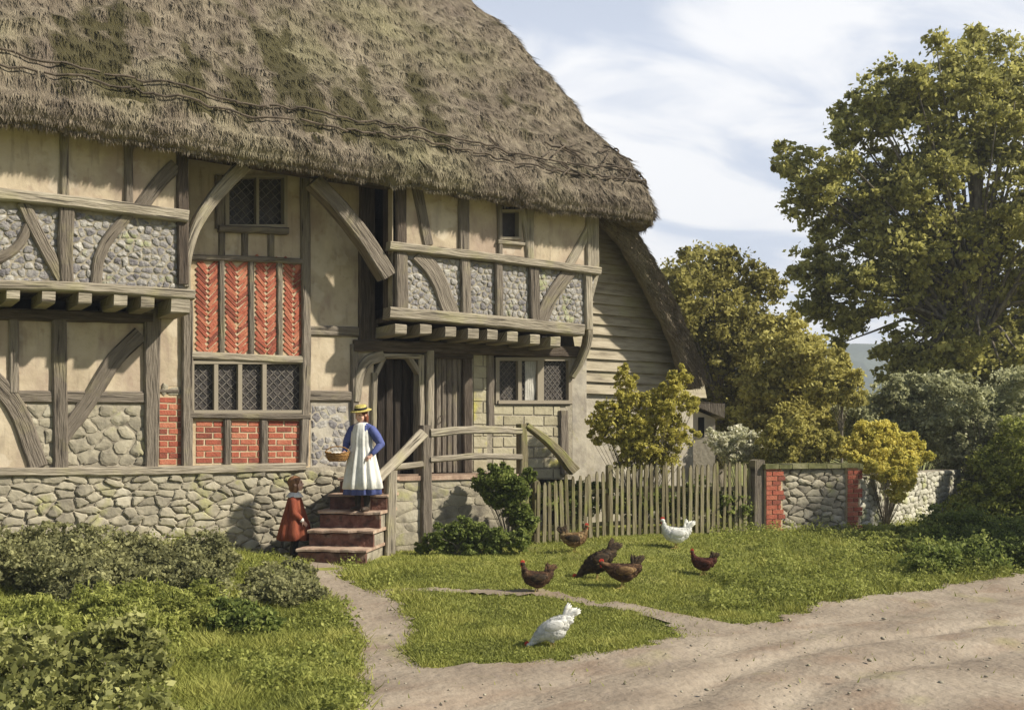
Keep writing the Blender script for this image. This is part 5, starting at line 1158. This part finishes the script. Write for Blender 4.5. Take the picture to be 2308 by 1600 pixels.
# pinafore over the dress
V, Fc = loft([(G(0, 0, 1.200), 0.075 * g_, 0.068 * g_), (G(0, -0.008, 1.16), 0.122 * g_, 0.092 * g_), (G(0, -0.01, 1.08), 0.142 * g_, 0.112 * g_), (G(0, -0.012, 0.98), 0.148 * g_, 0.128 * g_), (G(0, -0.012, 0.88), 0.148 * g_, 0.125 * g_), (G(0, -0.008, 0.80), 0.175 * g_, 0.147 * g_), (G(0, -0.005, 0.6), 0.217 * g_, 0.19 * g_), (G(0, 0, 0.42), 0.252 * g_, 0.22 * g_), (G(0, 0, 0.315), 0.268 * g_, 0.235 * g_), (G(0, 0, 0.30), 0.25 * g_, 0.215 * g_)], 96, fold=0.10, folds=11)
Lk('pinafore', V, Fc, white, girl)
# hair and hat
V = []; Fc = []; s_ = 1.02 * g_
for o_, r in (((0, 0.022, 0.030), (0.082, 0.090, 0.085)), ((0, 0.055, -0.04), (0.070, 0.050, 0.070)), ((0.058, 0.03, -0.05), (0.026, 0.04, 0.055)), ((-0.058, 0.03, -0.05), (0.026, 0.04, 0.055)), ((0, 0.07, -0.10), (0.05, 0.035, 0.05))):
    ell(V, Fc, hc + Mh @ (Vector(o_) * s_), [x * s_ for x in r], Mh)
fuse('hair', V, Fc, hair_r, girl, 0.008)
def hatpart(rings):
    V = []; Fc = []; k = 28
    for r, z in rings:
        for j in range(k): q_ = 2 * math.pi * j / k; V.append(hc + Mh @ (Vector((r * math.cos(q_), r * math.sin(q_) + 0.012, z)) * s_))
    for i in range(len(rings) - 1):
        for j in range(k): j2 = (j + 1) % k; Fc.append((i * k + j, i * k + j2, i * k + k + j2, i * k + k + j))
    return V, Fc
V, Fc = hatpart([(0.001, 0.128), (0.06, 0.130), (0.078, 0.122), (0.084, 0.066), (0.13, 0.062), (0.142, 0.056), (0.142, 0.050), (0.13, 0.054), (0.088, 0.056)]); hat = Lk('straw_hat', V, Fc, straw, girl)
V, Fc = hatpart([(0.084, 0.068), (0.0875, 0.070), (0.0855, 0.096), (0.081, 0.098)]); Lk('hat_band', V, Fc, band, hat)
# basket held in her right hand
Mg = Matrix.Translation(girl.location) @ Matrix.Rotation(rz1, 4, 'Z')
bc = Mg @ (aR[2] + Vector((-0.07, -0.06, -0.075)) * g_)
bk = empty('basket', bc, 'small brown wicker basket with white cloth held by the girl on the steps', 'basket')
V = []; Fc = []; k = 36
for rr_, z in ((0.001, -0.045), (0.085, -0.045), (0.10, -0.02), (0.118, 0.025), (0.126, 0.052), (0.118, 0.055), (0.108, 0.02), (0.085, -0.03), (0.001, -0.03)):
    for j in range(k): q_ = 2 * math.pi * j / k; w_ = 1 + 0.025 * math.sin(j * math.pi) * 0; V.append(Vector((rr_ * 1.2 * math.cos(q_), rr_ * 0.85 * math.sin(q_), z + (0.02 * math.cos(q_) ** 2 if z > 0.02 else 0))))
for i in range(8):
    for j in range(k): j2 = (j + 1) % k; Fc.append((i * k + j, i * k + j2, i * k + k + j2, i * k + k + j))
Lk('bowl', V, Fc, wick, bk)
V = []; Fc = []
for z, rr_ in ((-0.028, 0.097), (-0.01, 0.104), (0.01, 0.112), (0.03, 0.119), (0.052, 0.126)):
    pts = [Vector((rr_ * 1.2 * math.cos(q_ * math.pi / 20), rr_ * 0.85 * math.sin(q_ * math.pi / 20), z + (0.006 if q_ % 2 else -0.0) + (0.02 * math.cos(q_ * math.pi / 20) ** 2 if z > 0.04 else 0))) for q_ in range(41)]; tube(V, Fc, pts, [0.006] * 41, 6)
Lk('weave', V, Fc, wick, bk)
V, Fc = [], []; pts = [Vector((0.15 * math.cos(q_ * math.pi / 14), 0, 0.055 + 0.085 * math.sin(q_ * math.pi / 14))) for q_ in range(15)]; tube(V, Fc, pts, [0.007] * 15, 7); Lk('handle', V, Fc, wick, bk)
V = []; Fc = []; ell(V, Fc, (0.01, 0, 0.045), (0.115, 0.08, 0.028)); 
for i, v in enumerate(V): V[i] = v + Vector((0, 0, 0.014 * mn.noise(v * 30)))
Lk('cloth', V, Fc, white, bk); bk.rotation_euler = (0, 0, R(-34))

# --- small child, profile to the right
cp = GR(664, 1262); cp = Wd(664, 1262, 12.75); cz = H(cp.x, cp.y)
child = empty('person', (cp.x, cp.y, cz), 'small child in a russet coat with white collar looking up at the older girl', 'person', rz=R(57))
HC = (CAM.z + (HZ - 1071) / F * 12.75) - cz; c_ = HC / 1.06
def G(x, y, z): return Vector((x, y, z)) * c_
V = []; Fc = []
caps(V, Fc, G(0, 0, 0.52), G(0, 0, 0.72), 0.10 * c_, 0.09 * c_, 16); caps(V, Fc, G(-0.075, 0, 0.76), G(0.075, 0, 0.76), 0.045 * c_, 0.045 * c_); caps(V, Fc, G(0, 0, 0.77), G(0, -0.01, 0.87), 0.036 * c_, 0.034 * c_)
hc2 = G(0, -0.02, 0.945); Mh2 = headpts(V, Fc, hc2, 1.0 * c_, rz=R(8), tilt=R(-14))
for sx_ in (-1, 1): caps(V, Fc, G(0.05 * sx_, 0, 0.5), G(0.05 * sx_, -0.01, 0.28), 0.06 * c_, 0.042 * c_); caps(V, Fc, G(0.05 * sx_, -0.01, 0.28), G(0.05 * sx_, 0.01, 0.06), 0.042 * c_, 0.028 * c_)
bR = [G(-0.115, 0, 0.74), G(-0.15, -0.02, 0.58), G(-0.13, -0.13, 0.48)]; bL = [G(0.115, 0, 0.74), G(0.15, -0.02, 0.58), G(0.13, -0.13, 0.48)]
for A_ in (bR, bL): caps(V, Fc, A_[0], A_[1], 0.036 * c_, 0.030 * c_); caps(V, Fc, A_[1], A_[2], 0.030 * c_, 0.022 * c_)
hand(V, Fc, bR[2], (0.1, -0.6, -0.7), (0.6, 0.4, -0.2), 0.85 * c_, 0.5, 1); hand(V, Fc, bL[2], (-0.1, -0.6, -0.7), (-0.6, 0.4, -0.2), 0.85 * c_, 0.5, -1)
cbod = fuse('body', V, Fc, skin, child, 0.005); face_bits(cbod, hc2, 1.0 * c_, Mh2)
V = []; Fc = []
for sx_ in (-1, 1): caps(V, Fc, G(0.05 * sx_, -0.01, 0.3), G(0.05 * sx_, 0.01, 0.06), 0.047 * c_, 0.035 * c_)
Lk('stockings', V, Fc, stock, child)
for sx_ in (-1, 1):
    V = []; Fc = []; caps(V, Fc, G(0.05 * sx_, 0.015, 0.12), G(0.05 * sx_, 0.015, 0.045), 0.038 * c_, 0.036 * c_); caps(V, Fc, G(0.05 * sx_, 0.01, 0.03), G(0.055 * sx_, -0.085, 0.027), 0.032 * c_, 0.027 * c_); Lk('boot', V, Fc, leather, child)
V, Fc = loft([(G(0, 0, 0.825), 0.048 * c_, 0.045 * c_), (G(0, 0, 0.80), 0.09 * c_, 0.07 * c_), (G(0, 0, 0.75), 0.115 * c_, 0.09 * c_), (G(0, 0, 0.62), 0.135 * c_, 0.125 * c_), (G(0, 0, 0.48), 0.165 * c_, 0.165 * c_), (G(0, 0, 0.32), 0.20 * c_, 0.205 * c_), (G(0, 0, 0.235), 0.215 * c_, 0.225 * c_), (G(0, 0, 0.225), 0.20 * c_, 0.21 * c_)], 64, fold=0.09, folds=8)
coat = Lk('coat', V, Fc, redd, child)
for A_ in (bR, bL):
    V = []; Fc = []; caps(V, Fc, A_[0], A_[1], 0.052 * c_, 0.05 * c_, 14); caps(V, Fc, A_[1], A_[1].lerp(A_[2], 0.72), 0.048 * c_, 0.036 * c_, 14); Lk('sleeve', V, Fc, redd, coat)
    V = []; Fc = []; caps(V, Fc, A_[1].lerp(A_[2], 0.80), A_[1].lerp(A_[2], 0.92), 0.032 * c_, 0.030 * c_, 14); Lk('cuff', V, Fc, white, coat)
V, Fc = loft([(G(0, -0.005, 0.85), 0.046 * c_, 0.046 * c_), (G(0, 0, 0.838), 0.075 * c_, 0.07 * c_), (G(0, 0, 0.80), 0.115 * c_, 0.10 * c_), (G(0, 0, 0.78), 0.128 * c_, 0.115 * c_), (G(0, 0, 0.775), 0.115 * c_, 0.10 * c_)], 48, fold=0.05, folds=10); Lk('collar', V, Fc, white, child)
V = []; Fc = []
for o_, r in (((0, 0.018, 0.030), (0.080, 0.090, 0.084)), ((0, 0.050, -0.04), (0.078, 0.055, 0.080)), ((0.056, 0.022, -0.05), (0.028, 0.045, 0.06)), ((-0.056, 0.022, -0.05), (0.028, 0.045, 0.06)), ((0, -0.045, 0.066), (0.052, 0.026, 0.022)), ((0, 0.06, -0.10), (0.06, 0.035, 0.05))):
    ell(V, Fc, hc2 + Mh2 @ (Vector(o_) * c_), [x * c_ for x in r], Mh2)
fuse('hair', V, Fc, hair_b, child, 0.008)

# ------------------------------------------------------------ hens
f_white = mat('white_feathers', [(0.50, 0.50, 0.46), (0.66, 0.66, 0.62), (0.74, 0.74, 0.71)], 14, (1, 2, 3), bump=0.5, bscale=50, bdist=0.01)
f_black = mat('black_brown_feathers', [(0.012, 0.010, 0.008), (0.045, 0.03, 0.018), (0.10, 0.065, 0.03)], 18, (1, 2, 2), bump=0.5, bscale=50, bdist=0.01)
f_brown = mat('brown_feathers', [(0.02, 0.011, 0.008), (0.07, 0.036, 0.02), (0.19, 0.11, 0.055)], 16, (1, 2, 2), bump=0.5, bscale=50, bdist=0.01)
f_buff = mat('buff_feathers', [(0.06, 0.03, 0.015), (0.18, 0.105, 0.045), (0.38, 0.28, 0.14)], 12, (1, 2, 2), bump=0.5, bscale=50, bdist=0.01)
f_red = mat('dark_red_feathers', [(0.03, 0.010, 0.008), (0.08, 0.025, 0.016), (0.15, 0.05, 0.03)], 16, (1, 2, 2), bump=0.5, bscale=50, bdist=0.01)
combm = mat('red_comb', [(0.40, 0.03, 0.02), (0.55, 0.06, 0.04)], 8, bump=0.2); beakm = mat('horn_beak', [(0.40, 0.28, 0.10), (0.5, 0.36, 0.15)], 8, bump=0); legm = mat('yellow_legs', [(0.34, 0.24, 0.08), (0.46, 0.34, 0.13)], 20, bump=0.2)
def hen(px, label, body_m, tail_m, wing_m, face_left=True, pose='up', s=1.0, turn=0, extra=None):
    p = GR(*px); rz = math.atan2(RT.y, RT.x) + (math.pi if face_left else 0) + R(turn); t = (p - CAM).dot(FW)
    h = empty('hen', p, label, 'hen', 'hens scratching on the grass', rz=rz)
    def v(x, y, z): return Vector((x, y, z)) * s
    if pose == 'up':
        spine = [(-0.155, 0.215, 0.020, 0.030), (-0.13, 0.195, 0.042, 0.050), (-0.08, 0.165, 0.068, 0.074), (-0.02, 0.150, 0.086, 0.088), (0.04, 0.158, 0.084, 0.086), (0.09, 0.185, 0.064, 0.068), (0.118, 0.225, 0.042, 0.044), (0.130, 0.265, 0.029, 0.030), (0.135, 0.295, 0.024, 0.024)]; hd = (0.142, 0.315); hdir = (1, -0.05); tl = (-0.145, 0.22); ta = 68
    elif pose == 'peck':
        spine = [(-0.155, 0.275, 0.020, 0.030), (-0.13, 0.25, 0.044, 0.050), (-0.08, 0.215, 0.070, 0.074), (-0.02, 0.18, 0.086, 0.088), (0.04, 0.150, 0.080, 0.082), (0.09, 0.122, 0.058, 0.060), (0.13, 0.090, 0.038, 0.040), (0.160, 0.058, 0.027, 0.028), (0.178, 0.040, 0.022, 0.022)]; hd = (0.190, 0.032); hdir = (0.6, -0.8); tl = (-0.14, 0.275); ta = 52
    else:                              # low: walking with the neck forward
        spine = [(-0.155, 0.205, 0.020, 0.030), (-0.13, 0.19, 0.042, 0.050), (-0.08, 0.165, 0.068, 0.072), (-0.02, 0.150, 0.084, 0.085), (0.04, 0.158, 0.082, 0.082), (0.09, 0.175, 0.062, 0.062), (0.13, 0.198, 0.042, 0.042), (0.16, 0.218, 0.030, 0.030), (0.178, 0.232, 0.024, 0.024)]; hd = (0.192, 0.238); hdir = (1, -0.15); tl = (-0.145, 0.215); ta = 75
    V = []; Fc = []
    for (a, az, ar, ah), (b, bz, br, bh) in zip(spine, spine[1:]):
        for f in (0, 0.5): ell(V, Fc, v(a + (b - a) * f, 0, az + (bz - az) * f), [x * s for x in ((ar + br) / 2 * 0.95, (ar + (br - ar) * f) * 0.92, ah + (bh - ah) * f)], None, 14, 8)
    ell(V, Fc, v(hd[0], 0, hd[1]), (0.028 * s, 0.022 * s, 0.023 * s))
    ta_ = R(ta); td = Vector((-math.cos(ta_), 0, math.sin(ta_)))
    for q_ in range(4): ell(V, Fc, v(tl[0] + 0.02, 0, tl[1] - 0.03) + td * 0.018 * q_ * s, ((0.040 - 0.005 * q_) * s, (0.036 - 0.006 * q_) * s, (0.042 - 0.004 * q_) * s))
    ell(V, Fc, v(-0.02, 0, 0.135 + (0.02 if pose == 'peck' else 0)), (0.10 * s, 0.080 * s, 0.080 * s))
    for sy in (-1, 1):                 # thighs
        caps(V, Fc, v(-0.01, 0.035 * sy, 0.12 + (0.02 if pose == 'peck' else 0)), v(0.0, 0.035 * sy, 0.075), 0.036 * s, 0.015 * s)
    body = fuse('body', V, Fc, body_m, h, 0.0062 * s, 3)
    # tail: fan of curved feathers
    V = []; Fc = []
    for k in range(9):
        a = R(ta - 26 + k * 7.5); yy = (k % 3 - 1) * 0.014; L_ = 0.132 + 0.015 * math.sin(k); b0 = v(tl[0] + 0.03, yy, tl[1] - 0.02); d = Vector((-math.cos(a), 0, math.sin(a)))
        pts = [b0 + d * (L_ * s * f) + Vector((-0.02 * f * f, 0, -0.006 * f * f)) * s for f in (0, 0.35, 0.7, 1.0)]; tube(V, Fc, pts, [(0.008 * s, 0.022 * s), (0.007 * s, 0.021 * s), (0.005 * s, 0.016 * s), (0.001 * s, 0.003 * s)], 8)
    Lk('tail', V, Fc, tail_m, h)
    for sy in (-1, 1):
        V = []; Fc = []; wy = 0.074 * sy; dz = 0.045 if pose == 'peck' else 0.012; tiltw = 0.30 if pose == 'peck' else 0.05
        Mw = Matrix.Rotation(tiltw, 3, 'Y')
        ell(V, Fc, v(-0.02, wy, 0.162 + dz), (0.085 * s, 0.016 * s, 0.045 * s), Mw, 14, 8); ell(V, Fc, v(-0.075, wy * 0.88, 0.165 + dz * 1.5), (0.055 * s, 0.012 * s, 0.028 * s), Mw, 12, 6); Lk('wing', V, Fc, wing_m, h)
    me = body.data; nf = len(me.polygons); V = []; Fc = []; rn_ = []
    for q_ in range(700):
        pl = me.polygons[random.randrange(nf)]; c = pl.center; nn = pl.normal
        if c.z < 0.105 * s and pose != 'peck': continue
        if (c - v(hd[0], 0, hd[1])).length < 0.035 * s: continue
        bd = Vector((-1, random.uniform(-0.25, 0.25), -0.25 if c.x < 0.06 * s else (-0.9 if pose != 'peck' else 0.3))); bd = (bd - nn * bd.dot(nn)); 
        if bd.length < 0.1: continue
        bd.normalize(); sd_ = bd.cross(nn).normalized(); L2 = random.uniform(0.010, 0.020) * s; w2 = L2 * 0.42; c = c + nn * 0.001; b0 = len(V)
        V += [c - bd * L2 * 0.4 + nn * 0.0, c + sd_ * w2 + nn * 0.003 * s, c + bd * L2 * 0.7 + sd_ * w2 * 0.55 + nn * 0.006 * s, c + bd * L2 + nn * 0.007 * s, c + bd * L2 * 0.7 - sd_ * w2 * 0.55 + nn * 0.006 * s, c - sd_ * w2 + nn * 0.003 * s]
        Fc += [(b0, b0 + 1, b0 + 2, b0 + 3, b0 + 4, b0 + 5)]
    mk('plumage', V, Fc, body_m if random.random() < 2 else wing_m, h, local=True)
    hv_ = v(hd[0], 0, hd[1]); hx = Vector((hdir[0], 0, hdir[1])).normalized(); hu = Vector((-hx.z, 0, hx.x))
    V = []; Fc = []; caps(V, Fc, hv_ + hx * 0.02 * s, hv_ + hx * 0.045 * s - hu * 0.004 * s, 0.009 * s, 0.002 * s, 8); Lk('beak', V, Fc, beakm, h)
    V = []; Fc = []
    for f, hh in ((-0.6, 0.018), (-0.2, 0.024), (0.2, 0.024), (0.6, 0.017)): caps(V, Fc, hv_ + hx * 0.024 * f * s + hu * 0.016 * s, hv_ + hx * 0.028 * f * s + hu * (0.016 + hh) * s, 0.0085 * s, 0.004 * s, 8)
    Lk('comb', V, Fc, combm, h)
    V = []; Fc = []
    for sy in (-1, 1): caps(V, Fc, hv_ + hx * 0.014 * s + Vector((0, 0.006 * sy * s, 0)) - hu * 0.014 * s, hv_ + hx * 0.012 * s + Vector((0, 0.007 * sy * s, 0)) - hu * 0.034 * s, 0.006 * s, 0.007 * s, 8)
    Lk('wattles', V, Fc, combm, h)
    V = []; Fc = []
    for sy in (-1, 1): ell(V, Fc, hv_ + hx * 0.008 * s + hu * 0.004 * s + Vector((0, 0.0205 * sy * s, 0)), (0.004 * s,) * 3, None, 8, 6)
    Lk('eyes', V, Fc, eye, h)
    for sy in (-1, 1):
        V = []; Fc = []; st = 0.02 * sy; kx = 0.0 + st; a = v(0.0, 0.035 * sy, 0.085); b = v(kx - 0.008, 0.036 * sy, 0.010); caps(V, Fc, a, b, 0.0075 * s, 0.006 * s, 8)
        for an in (-28, 0, 28): caps(V, Fc, b, b + Vector((math.cos(R(an)), math.sin(R(an)), -0.08)) * 0.045 * s, 0.005 * s, 0.003 * s, 6)
        caps(V, Fc, b, b + Vector((-0.02, 0, -0.003)) * s, 0.004 * s, 0.003 * s, 6); Lk('leg', V, Fc, legm, h)
    return h
def sc(wpx, px): p = GR(*px); t = (p - CAM).dot(FW); return wpx * t / F / 0.36
hen((1522, 1236), 'white hen with raised tail strutting before the picket fence', f_white, f_white, f_white, True, 'up', sc(72, (1522, 1236)))
hen((1243, 1464), 'white hen pecking the grass nearest the road', f_white, f_white, f_white, True, 'peck', sc(96, (1243, 1464)))
hen((1296, 1244), 'dark hen with buff breast facing right by the fence foot', f_buff, f_black, f_black, False, 'up', sc(66, (1296, 1244)))
hen((1345, 1308), 'black brown hen pecking behind the buff backed hen', f_black, f_black, f_black, True, 'peck', sc(88, (1345, 1308)), turn=8)
hen((1402, 1326), 'hen with buff back and upright black tail in the middle of the lawn', f_brown, f_black, f_buff, True, 'low', sc(86, (1402, 1326)))
hen((1208, 1338), 'brown hen with raised head and tail, furthest left on the lawn', f_brown, f_brown, f_black, True, 'up', sc(76, (1208, 1338)))
hen((1584, 1296), 'dark red hen on the right of the flock below the white hen', f_red, f_black, f_red, True, 'up', sc(60, (1584, 1296)), turn=-10)

# pebbles on the road and path
A = Acc()
for _ in range(300):
    u = random.uniform(720, 2320); vv = random.uniform(1300, 1640); p = GR(u, vv)
    if bare(p.x, p.y) not in (1, 2): continue
    r = random.uniform(0.004, 0.013) * (1 if random.random() < 0.93 else 1.8); V = []; Fc = []; ell(V, Fc, (p.x, p.y, p.z + 0.012 + r * 0.2), (r * random.uniform(0.8, 1.5), r, r * 0.6), Matrix.Rotation(random.uniform(0, 3), 3, 'Z'), 7, 4); A.add(V, Fc)
tag(mk('pebbles', A.v, A.f, stone, None, rnd=A.r, smooth=True), 'small stones scattered on the sandy road', 'pebbles', kind='stuff')

# ------------------------------------------------------------ air
vs = [(x, y, z) for x in (-905, 905) for y in (-905, 905) for z in (-4, 72)]
hzo = mk('haze', vs, [(0, 1, 3, 2), (4, 6, 7, 5), (0, 4, 5, 1), (2, 3, 7, 6), (0, 2, 6, 4), (1, 5, 7, 3)], mortar); fixn(hzo); tag(hzo, 'pale summer air over the far hill', 'haze', kind='stuff')
hm_ = bpy.data.materials.new('air'); hm_.use_nodes = True; t = hm_.node_tree; t.nodes.clear(); out = N(t, 'ShaderNodeOutputMaterial'); pv = N(t, 'ShaderNodeVolumePrincipled')
pv.inputs['Color'].default_value = (0.78, 0.86, 1.0, 1); pv.inputs['Density'].default_value = 0.0011; pv.inputs['Anisotropy'].default_value = 0.0; t.links.new(pv.outputs[0], out.inputs['Volume'])
hzo.data.materials.clear(); hzo.data.materials.append(hm_)
